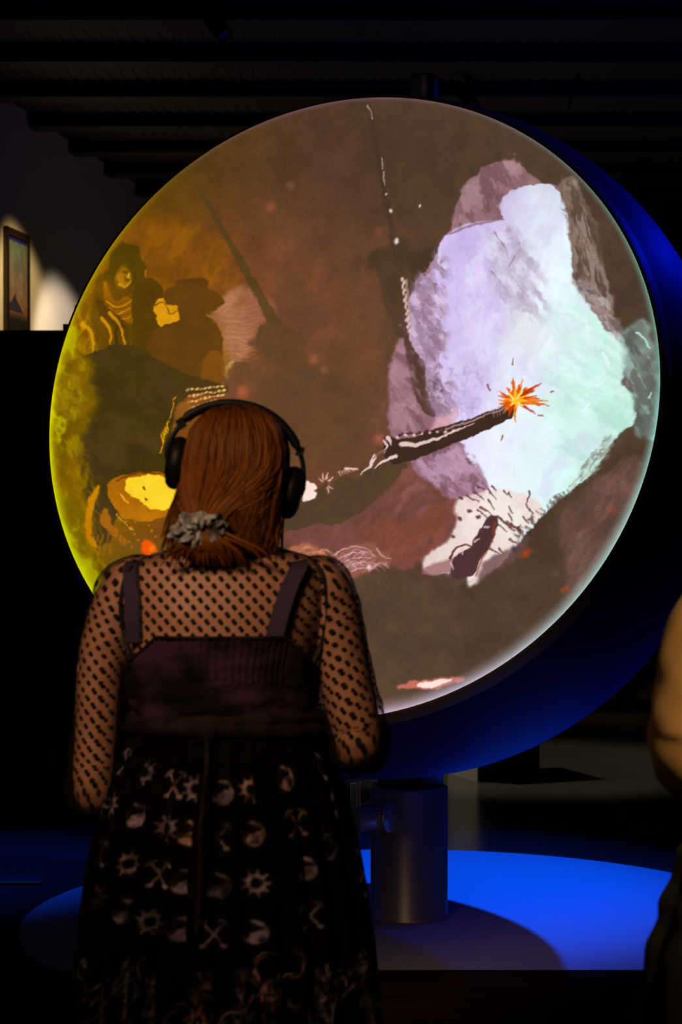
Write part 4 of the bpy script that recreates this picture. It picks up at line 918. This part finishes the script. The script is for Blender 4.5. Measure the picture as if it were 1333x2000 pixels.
srows = Rows([(1404, 262, 606, .125, 0), (1430, 252, 616, .135, 0), (1480, 224, 645, .16, 0), (1550, 196, 675, .175, 0), (1650, 166, 700, .19, 0), (1750, 150, 720, .205, 0), (1850, 138, 736, .215, 0), (2000, 122, 750, .23, 0), (2250, 100, 770, .245, 0)], S)
def paint_skirt():
    CW, CH_ = 1300, 860
    s = Sheet(0, 0, CW, CH_, (9, 7, 7)); rg = random.Random(5)
    s.im *= (1 + .6 * (s.n3 - .5)[..., None])
    cols = [(150, 132, 146), (170, 140, 132), (128, 116, 132), (186, 150, 120), (140, 128, 136)]
    def moon(x, y, c, r=23):
        s.ell(x, y, r * .86, r, c, .95, .08, 0, 1.5); s.ell(x - r * .35, y - r * .45, r * .55, r * .45, (12, 9, 10), .95, .15, .3, 2); s.ell(x + r * .3, y - r * .4, r * .22, r * .2, (16, 12, 13), .9, .3)
        s.ell(x - r * .62, y + r * .05, r * .3, r * .4, (14, 10, 11), .8, .3); s.line([(x - r * .1, y - r * .95), (x + r * .5, y - r * .8)], 3, 2, c, .8, 1.5)
    def gear(x, y, c, r=19):
        for k in range(9):
            a = k * 6.283 / 9; s.line([(x + r * .7 * math.cos(a), y + r * .8 * math.sin(a)), (x + r * 1.15 * math.cos(a), y + r * 1.25 * math.sin(a))], 6, 4, c, .8, 2)
        s.ell(x, y, r * .8, r * .92, c, .9, .12, 0, 1); s.ell(x, y, r * .42, r * .52, (12, 9, 10), 1, .2)
    def cross(x, y, c, r=24):
        for sx in (-1, 1):
            s.line([(x - sx * r * .55, y - r * .8), (x + sx * r * .5, y + r * .85)], 4.5, 4, c, .85, 2)
            s.line([(x - sx * r * .8, y - r * .65), (x - sx * r * .62, y - r), (x - sx * r * .3, y - r * 1.0)], 4, 3, c, .8, 2); s.ell(x + sx * r * .55, y + r * .9, 5, 4, c, .9, .4)
    def place(fn, px, py, c, cut=None):
        z = S.z(py); a, b_, d, cy = srows.at(z); q = (S.x(px) - (a + b_) / 2) / ((b_ - a) / 2); th = math.asin(max(-.97, min(.97, q)))
        x = 650 + th / math.pi * 650; y = py - 1400
        fn(x, y, c)
        if cut: s.ell(x + cut * 15, y, 11, 34, (10, 8, 9), 1, .15)
    G_, X_, M_ = gear, cross, moon
    for fn, px, py, ci, cut in ((X_, 240, 1492, 2, 0), (G_, 287, 1502, 4, -1), (X_, 346, 1522, 1, 0), (G_, 386, 1528, 0, 1), (M_, 440, 1535, 0, 0), (G_, 494, 1530, 1, 1), (M_, 560, 1512, 1, 0), (X_, 624, 1500, 0, -1),
                                (G_, 190, 1578, 0, -1), (G_, 217, 1572, 0, 0), (M_, 268, 1585, 0, 0), (G_, 331, 1603, 0, 0), (M_, 376, 1612, 3, 1), (X_, 432, 1617, 2, -1), (M_, 500, 1612, 1, 0), (X_, 583, 1597, 1, 0), (G_, 655, 1575, 2, 1),
                                (X_, 197, 1665, 2, 0), (G_, 254, 1676, 0, 0), (X_, 315, 1690, 4, 0), (M_, 365, 1702, 2, 1), (M_, 432, 1708, 4, 0), (G_, 505, 1704, 4, 0), (M_, 600, 1684, 0, 0), (M_, 697, 1662, 0, 0), (X_, 655, 1650, 2, 1),
                                (G_, 190, 1745, 2, 0), (M_, 247, 1766, 4, 1), (G_, 299, 1780, 4, 0), (M_, 362, 1790, 2, 1), (X_, 425, 1796, 0, 0), (M_, 505, 1796, 2, 0), (X_, 612, 1772, 2, 0), (X_, 710, 1738, 0, 0)):
        c = np.array(cols[ci]) * (.85 + .3 * rg.random()); place(fn, px, py, c, cut)
    for row in range(4):                                             # the front of the skirt carries the same print
        for k in range(16):
            x = (1010 + k * 41 + row * 20) % 1300
            if 300 < x < 1000: continue
            (moon, gear, cross)[(k + row) % 3](x, 120 + row * 88, cols[(k + row) % 5])
    for k in range(34):                                              # border band: large worn scrollwork
        x = 20 + k * 38 + rg.random() * 14
        for _ in range(9):
            y = 455 + rg.random() * 330; c = cols[rg.randrange(5)]; a = rg.random() * 6.3; r = 8 + rg.random() * 22
            s.line([(x + r * math.cos(a + t) * .7, y + r * math.sin(a + t)) for t in (0, .7, 1.4, 2.1)], 4, 2, c, .35 + .3 * rg.random(), 2)
    for px, w, cc in ((205, 12, (150, 138, 140)), (250, 9, (130, 130, 120)), (300, 6, (120, 110, 118)), (400, 18, (190, 142, 96)), (480, 14, (120, 112, 124)), (528, 20, (150, 110, 108)), (640, 18, (116, 112, 124)), (712, 18, (110, 108, 124))):
        z = S.z(1930); a, b_, d, cy = srows.at(z); q = (S.x(px) - (a + b_) / 2) / ((b_ - a) / 2); x = 650 + math.asin(q) / math.pi * 650
        for _ in range(46):
            yy = 460 + rg.random() * 180; xx = x + rg.gauss(0, w * .5)
            s.line([(xx, yy), (xx + rg.gauss(0, 5), yy + 8 + rg.random() * 16)], 5, 2, np.array(cc) * (.7 + .5 * rg.random()), .55, 2)
    for r in (62, 80):
        s.line([(885 + r * math.cos(t), 580 + r * 1.25 * math.sin(t)) for t in np.linspace(2.4, 5.2, 14)], 4, 3, (120, 112, 124), .7, 2)
    s.ell(885, 585, 16, 44, (126, 112, 118), .6, .3); s.ell(885, 590, 8, 30, (14, 12, 14), .9, .3); s.ell(1003, 505, 15, 30, (112, 108, 122), .7, .2); s.ell(1003, 505, 9, 20, (20, 18, 20), .8, .3)
    fade = np.clip(.25 + 1.5 * fbm(CW, CH_, 60, 3), 0, 1.15)[..., None]
    worn = np.clip(1.6 - 1.6 * fbm(CW, CH_, 12, 2), .3, 1)[..., None]
    return np.clip(s.im * fade * worn * .78, 0, 255) / 255
skim = paint_skirt()
R_, C_ = 300, 720; G = np.zeros((R_, C_, 3)); th = np.linspace(-math.pi, math.pi, C_, endpoint=False)
zs = np.linspace(S.z(2230), S.z(1404), R_); r2 = np.random.RandomState(9)
ph = np.cumsum(.75 + .5 * r2.rand(C_)); ph = ph / ph[-1] * 2 * math.pi
t_ = (zs[-1] - zs) / (zs[-1] - zs[0])
amp = .003 + .015 * np.clip(t_ * 2.2, 0, 1)
fo = (np.abs(np.sin(ph * 14)) ** .8 - .5)[None] * (.7 + .3 * np.sin(ph * 3 + 1))[None] + .25 * np.sin(ph * 37)[None] * (1 - np.clip(t_ * 3, 0, 1))[:, None]
lag = fbm(C_, R_, 70, 3, r2) - .5
for i, z in enumerate(zs):
    a, b_, d, cy = srows.at(z); f = amp[i] * (fo[min(i, R_ - 1)] + lag[i] * .8) - amp[i] * .35
    G[i, :, 0] = (a + b_) / 2 + ((b_ - a) / 2 + f) * np.sin(th); G[i, :, 1] = cy - (d + f * 1.6) * np.cos(th); G[i, :, 2] = z
M_SKIRT = attr_colour(mat('printed_cotton', (.02, .02, .02), .95, spec=.04))
skirt = grid_mesh('skirt', G, True, M_SKIRT, dress)
yy = np.clip((S.eye - zs) / S.k + 963 - 1400, 0, 858).astype(int); xx = ((th + math.pi) / (2 * math.pi) * 1299).astype(int)
set_colours(skirt.data, skim[yy][:, xx] * np.array((1, .98, 1)))

# ---------------------------------------------------------------- her hair
hrows = Rows([(786, 436, 476, .025, .012), (794, 410, 505, .055, .012), (808, 390, 528, .080, .008), (838, 369, 551, .098, .003), (880, 358, 561, .106, 0), (920, 353, 561, .105, -.004), (960, 346, 556, .097, -.008),
              (1000, 338, 547, .086, -.014), (1040, 332, 540, .074, -.02), (1072, 330, 536, .062, -.026), (1094, 345, 520, .050, -.034)], S)
hair = thing('hair', None, None); hair.parent = woman
R_, C_ = 70, 150; G = np.zeros((R_, C_, 3)); r3 = np.random.RandomState(21); gr = vnoise(C_, R_, 3.2, r3, 60)
zs = [S.z(v) for v in np.concatenate([np.linspace(1090, 830, 46), 786 + (830 - 786) * (np.linspace(1, 0, 25)[1:] ** 1.6)])]
tone = np.zeros((R_, C_, 3))
for i, z in enumerate(zs):
    a, b_, d, cy = hrows.at(z); half = math.radians(128 if z < S.z(850) else 180 * 1.0 if z > S.z(815) else 128 + 52 * (z - S.z(850)) / (S.z(815) - S.z(850)))
    for j in range(C_):
        t = -half + 2 * half * j / (C_ - 1); f = .007 * (gr[i, j] - .5) * 2
        G[i, j] = ((a + b_) / 2 + ((b_ - a) / 2 + f) * sup(math.sin(t), .9), cy - (d + f) * sup(math.cos(t), .9), z)
        tone[i, j] = np.array((.12, .036, .003)) * (.3 + .9 * gr[i, j])
hb = grid_mesh('hair_cap', G, False, M_HAIR, hair); set_colours(hb.data, tone, 'tone', False); mod(hb, 'SOLIDIFY', thickness=.004, offset=-1)
class Strands:
    def __init__(s): s.b = MB(); s.c = []
    def add(s, pts, r, tone, n=5, flat=.6):
        p = crom(pts, 4); m = len(p); n0 = len(s.b.v)
        rad = [max(r * min(1, (i + 1.2) / 3) * min(1, (m - i) / 4), .0004) for i in range(m)]
        s.b.tube(p, rad, n, True, flat); s.c += [tone] * (len(s.b.v) - n0)
    def build(s, name, m, parent):
        o = s.b.build(name, m, parent); set_colours(o.data, s.c, 'tone', False); return o
rg = random.Random(11); st_ = Strands()
PT = (400, 1030)
def tn(k=1.0):
    v = rg.choice([.5, .7, .85, 1, 1.15, 1.3]) * k; return (.175 * v, .052 * v, .002 * v)
for k in range(560):
    xf = rg.uniform(-.97, .97); y0 = 790 + rg.random() * (60 if k % 3 else 160)
    conv = xf < .62 or rg.random() < .45
    yend = PT[1] + rg.uniform(-8, 8) if conv else rg.uniform(1050, 1088)
    off = rg.uniform(.001, .007); pts = []
    for t in np.linspace(0, 1, 9):
        py = y0 + (yend - y0) * t; z = S.z(py); a, b_, d, cy = hrows.at(z); cx, hw = (a + b_) / 2, (b_ - a) / 2
        x = cx + hw * .985 * math.sin(xf * math.pi / 2)
        if conv:
            q = max(0, (t - .42) / .58); q = q * q * (3 - 2 * q) * .93; x = x * (1 - q) + S.x(PT[0] + xf * 26) * q
        y = hrows.back(x, z, off) - (.012 * max(0, t - .75) * 4 * .6 if conv else 0)
        pts.append((x + rg.gauss(0, .0007), y, z))
    st_.add(pts, rg.uniform(.0016, .0034), tn())
for k in range(170):                                                 # loose lower hair right of the tail
    x0 = rg.uniform(425, 545); y0 = rg.uniform(930, 1010); x1 = rg.uniform(425, 532); pts = []
    for t in np.linspace(0, 1, 6):
        py = y0 + (rg.uniform(1066, 1092) - y0) * t; x = S.x(x0 * (1 - t) + x1 * t); z = S.z(py); pts.append((x, hrows.back(x, z, .003 + .004 * rg.random()), z))
    st_.add(pts, rg.uniform(.0016, .0034), tn(.62))
st_.build('lock', M_HAIR, hair)
st_ = Strands()
for k in range(150):                                                 # short tail and loose ends below the scrunchie
    x0 = PT[0] + rg.gauss(0, 18); x1 = 405 + rg.gauss(0, 34); y1 = rg.uniform(1070, 1112); yb = hrows.back(S.x(PT[0]), S.z(1030), 0)
    st_.add([(S.x(x0), yb - .018, S.z(1030)), (S.x(x0 * .6 + x1 * .4), yb - .034, S.z(1052)), (S.x(x0 * .2 + x1 * .8), yb - .028, S.z(1075)), (S.x(x1), yb - .012 + rg.uniform(-.01, .01), S.z(y1))], rg.uniform(.0018, .0036), tn(.8))
st_.build('ponytail', M_HAIR, hair)
for l in (0, 1):                                                     # wisps at both sides of the nape
    st_ = Strands()
    for k in range(55):
        x0 = rg.uniform(345, 372) if l else rg.uniform(505, 548); x1 = rg.uniform(312, 362) if l else rg.uniform(495, 545); y0 = rg.uniform(930, 980) if l else rg.uniform(985, 1030); y1 = rg.uniform(1050, 1088)
        q = [(S.x(x0), hrows.back(S.x(x0), S.z(y0), .004), S.z(y0)), (S.x(x0 * .5 + x1 * .5 - (6 if l else -5)), -.05, S.z(y0 * .5 + y1 * .5)), (S.x(x1), -.065 + rg.uniform(-.02, .01), S.z(y1))]
        st_.add(q, rg.uniform(.0015, .003), tn(.7))
    st_.build('wisp', M_HAIR, hair)
# scrunchie of crumpled pale cloth
M_SCR = mat('scrunchie_cloth', (.50, .52, .52), .7, noise=(30, (.05, .05, .055)), bump=(90, .6))
b = MB(); yb = hrows.back(S.x(PT[0]), S.z(1030), 0) - .022; pts = []; rad = []; r4 = random.Random(2)
G = np.zeros((64, 26, 3))
for i in range(64):
    a = 2 * math.pi * i / 64
    cxx = S.x(400) + .034 * math.cos(a) * (1.1 if math.cos(a) < 0 else .9); czz = S.z(1034) + .017 * math.sin(a) - .10 * 0 + .12 * (S.x(400) - cxx) * -.6
    for j in range(26):
        t = 2 * math.pi * j / 26; r = .0125 * (1 + .35 * math.sin(9 * a + 2 * math.sin(t)) + .22 * math.sin(17 * a + 3 * t)) * (1.25 if math.cos(a) < -.2 else .9)
        G[i, j] = (cxx + math.cos(a) * math.cos(t) * r, yb + math.sin(t) * r * 1.2, czz + math.sin(a) * math.cos(t) * r + .003 * math.sin(5 * t + 3 * a))
G = np.concatenate([G, G[:1]], 0)
grid_mesh('scrunchie', G, True, M_SCR, hair)
b = MB(); b.tube(crom([(S.x(372), yb - .004, S.z(1030)), (S.x(352), yb, S.z(1040)), (S.x(330), yb + .006, S.z(1048))], 5), list(np.interp(np.linspace(0, 1, 11), [0, .5, 1], [.018, .011, .003])), 12)
b.build('bow_end', M_SCR, hair)

# ---------------------------------------------------------------- headphones, worn but a thing of their own
M_HP = mat('headphone_plastic', (.004, .004, .0045), .5, spec=.25); M_PAD = mat('headphone_pad', (.006, .005, .005), .7, bump=(200, .2)); M_HPS = mat('headphone_metal', (.012, .012, .014), .4, .5)
hp = thing('headphones', 'black over-ear headphones on the auburn-haired woman\'s head', 'headphones', (-.2016, 3.62, GZ))
def band(pts, w, d, name, m, parent):
    """flat hoop: w radial thickness, d front-to-back depth"""
    p = [Vector(q) for q in crom(pts, 8)]; R = []
    for i, q in enumerate(p):
        t = (p[min(i + 1, len(p) - 1)] - p[max(i - 1, 0)]).normalized(); nrm = Vector((-t.z, 0, t.x)); yv = Vector((0, 1, 0))
        wi = w * min(1, .55 + .45 * min(i, len(p) - 1 - i) / 3)
        R.append([q + nrm * (wi / 2) * sup(math.cos(a), .6) + yv * (d / 2) * sup(math.sin(a), .6) for a in (2 * math.pi * j / 20 for j in range(20))])
    b = MB(); b.rings(R); return b.build(name, m, parent)
band([P_(352, 818), P_(372, 803), P_(400, 791), P_(435, 785), P_(470, 787), P_(505, 797), P_(538, 817), P_(565, 846), P_(582, 876)], .018, .034, 'headband', M_HP, hp)
band([P_(322, 902), P_(319, 880), P_(327, 856), P_(342, 832), P_(358, 816)], .0095, .018, 'slider', M_HPS, hp)
band([P_(580, 872), P_(588, 893), P_(592, 920), P_(591, 950), P_(584, 972)], .0095, .018, 'slider', M_HPS, hp)
b = MB(); b.box(-.007, -.011, -.009, .007, .011, .009, Matrix.Translation(P_(347, 824)) @ Matrix.Rotation(-.6, 4, 'Y')); b.build('joint', M_HP, hp)
b = MB(); b.box(-.007, -.011, -.009, .007, .011, .009, Matrix.Translation(P_(585, 880)) @ Matrix.Rotation(.3, 4, 'Y')); b.build('joint', M_HP, hp)
for sx, cx_, cy_, tilt in ((-1, 340, 903, 9), (1, 566, 962, 12)):
    c = P_(cx_, cy_); ax = (Matrix.Rotation(math.radians(tilt), 3, 'Y') @ Vector((sx, 0, 0)))
    b = MB(); b.lathe([(.040, -.014), (.047, -.008), (.049, 0), (.047, .009), (.040, .016), (.025, .020), (.004, .021)], c, ax, 40); cup = b.build('ear_cup', M_HP, hp)
    b = MB(); b.lathe([(.030, -.010), (.046, -.010), (.050, -.016), (.049, -.026), (.042, -.032), (.030, -.031)], c, ax, 40); b.build('cushion', M_PAD, cup)
b = MB(); b.tube(crom([P_(552, 1010, .0), P_(549, 1040, .004), P_(548, 1064, .02), P_(545, 1085, .06), P_(530, 1130, .12), P_(500, 1250, .17), P_(470, 1400, .22)], 8), .0026, 8); b.build('cable', M_HP, hp)

# ---------------------------------------------------------------- second visitor at the right edge
S2 = Scale(0, 1, 0, 0)
man = thing('person', 'person in a loose tan top and black skirt, cut off by the right edge', 'person', (.782, 3.0, GZ))
def V3(x, z, y=0.): return Vector((x, y, z))
class Id:
    def x(s, v): return v
    def z(s, v): return v
ID = Id()
mrows = Rows([(1.47, -.06, .06, .05, 0), (1.44, -.12, .12, .07, 0), (1.41, -.18, .18, .085, 0), (1.36, -.2, .2, .10, 0), (1.2, -.19, .19, .12, 0), (1.05, -.17, .17, .115, 0), (.95, -.19, .19, .13, 0), (.82, -.18, .18, .13, 0), (.76, -.14, .14, .1, 0)], ID)
aL = [V3(-.12, 1.375), V3(-.185, 1.355), V3(-.235, 1.25, -.005), V3(-.255, 1.13, -.01), V3(-.25, 1.075, 0), V3(-.20, 1.08, .09), V3(-.12, 1.12, .18)]
aR = [Vector((-p.x, p.y, p.z)) for p in aL]
marms = {-1: (aL, [.042, .052, .048, .043, .04, .036, .027], aL[-1], Vector((.7, .6, .3)), Vector((.3, -.3, 1))), 1: (aR, [.042, .052, .048, .043, .04, .036, .027], aR[-1], Vector((-.7, .6, .3)), Vector((-.3, -.3, 1)))}
mlegs = [([V3(s * .1, .8), V3(s * .1, .55), V3(s * .1, .45), V3(s * .1, .3), V3(s * .1, .06, -.01)], [.09, .07, .055, .055, .036]) for s in (-1, 1)]
body(man, None, mrows, marms, [V3(0, 1.43), V3(0, 1.48), V3(0, 1.52, .01), V3(0, 1.56, .012)], V3(0, 1.62, .012), Matrix.Identity(3), mlegs, 1.0, .008)
for s in (-1, 1): shoe(man, s * .1, -.01, M_SHOE)
M_TANC = mat('tan_cotton', (.62, .36, .14), .85, bump=(400, .15))
M_BLKC = mat('black_cotton', (.010, .009, .009), .9)
shirt = thing('top', None, None); shirt.parent = man
R_, C_ = 40, 120; G = np.zeros((R_, C_, 3))
for i, z in enumerate(np.linspace(.93, 1.455, R_)):
    a, b_, d, cy = mrows.at(z)
    for j in range(C_):
        t = 2 * math.pi * j / C_; f = .012 + .006 * math.sin(6 * t + z * 9); G[i, j] = ((b_ + f) * sup(math.cos(t), .9), (d + f) * sup(math.sin(t), .9), z)
o = grid_mesh('shirt_body', G, True, M_TANC, shirt); mod(o, 'SOLIDIFY', thickness=.003)
for s in (-1, 1):
    pts = [V3(s * .10, 1.34), V3(s * .165, 1.345), V3(s * .228, 1.28, -.003), V3(s * .246, 1.20, -.006), V3(s * .252, 1.13, -.006), V3(s * .250, 1.085, .0)]
    o = net_tube('sleeve', pts + [V3(s * .222, 1.068, .05), V3(s * .18, 1.085, .10)], [.040, .056, .062, .062, .068, .062, .056, .052], shirt, 32, 8, M_TANC); mod(o, 'SOLIDIFY', thickness=.003)
    b = MB(); q = [V3(s * .19, 1.08, .095), V3(s * .172, 1.088, .115)]; b.tube(q, [.053, .052], 24); b.build('cuff', M_TANC, shirt)
G = np.zeros((60, 180, 3))
for i, z in enumerate(np.linspace(.28, 1.0, 60)):
    hw = np.interp(z, [.28, .6, .8, .84, .87, .90, .95, 1.0], [.34, .32, .312, .292, .292, .275, .268, .19]); hd = np.interp(z, [.28, .95, 1.0], [.26, .19, .14])
    for j in range(180):
        t = 2 * math.pi * j / 180; f = .010 * math.sin(13 * t) * min(1, (1.0 - z) * 8); G[i, j] = ((hw + f) * math.cos(t), (hd + f) * math.sin(t), z)
grid_mesh('skirt', G, True, M_BLKC, man)
hz = [(1.745, .006, .006), (1.741, .03, .034), (1.728, .054, .062), (1.705, .071, .083), (1.67, .082, .096), (1.62, .086, .10), (1.56, .084, .096), (1.50, .074, .082)]
G = np.zeros((30, 60, 3))
for i, z in enumerate(np.linspace(1.50, 1.745, 30)):
    hw = np.interp(z, [a[0] for a in hz][::-1], [a[1] for a in hz][::-1]); hd = np.interp(z, [a[0] for a in hz][::-1], [a[2] for a in hz][::-1]); half = math.radians(125 if z < 1.69 else 180)
    for j in range(60):
        t = -half + 2 * half * j / 59; G[i, j] = (hw * math.sin(t), .01 - hd * math.cos(t), z)
st_ = Strands(); zz = [a[0] for a in hz][::-1]; hws = [a[1] for a in hz][::-1]; hds = [a[2] for a in hz][::-1]
for k in range(360):
    t0 = rg.uniform(-2.1, 2.1); z1 = rg.uniform(1.480, 1.515); pts = []
    for q in np.linspace(0, 1, 8):
        z = 1.738 + (z1 - 1.738) * q ** 1.25; o_ = rg.uniform(.001, .005); t = t0 + .10 * math.sin(q * 3 + k); pts.append(((np.interp(z, zz, hws) + o_) * math.sin(t), .01 - (np.interp(z, zz, hds) + o_) * math.cos(t), z))
    v = rg.uniform(.5, 1.3); st_.add(pts, rg.uniform(.0016, .003), (.030 * v, .017 * v, .010 * v))
ho = grid_mesh('hair', G, False, mat('dark_brown_hair', (.03, .018, .012), .5), man); mod(ho, 'SOLIDIFY', thickness=.006, offset=-1)
st_.build('lock', M_HAIR, ho)
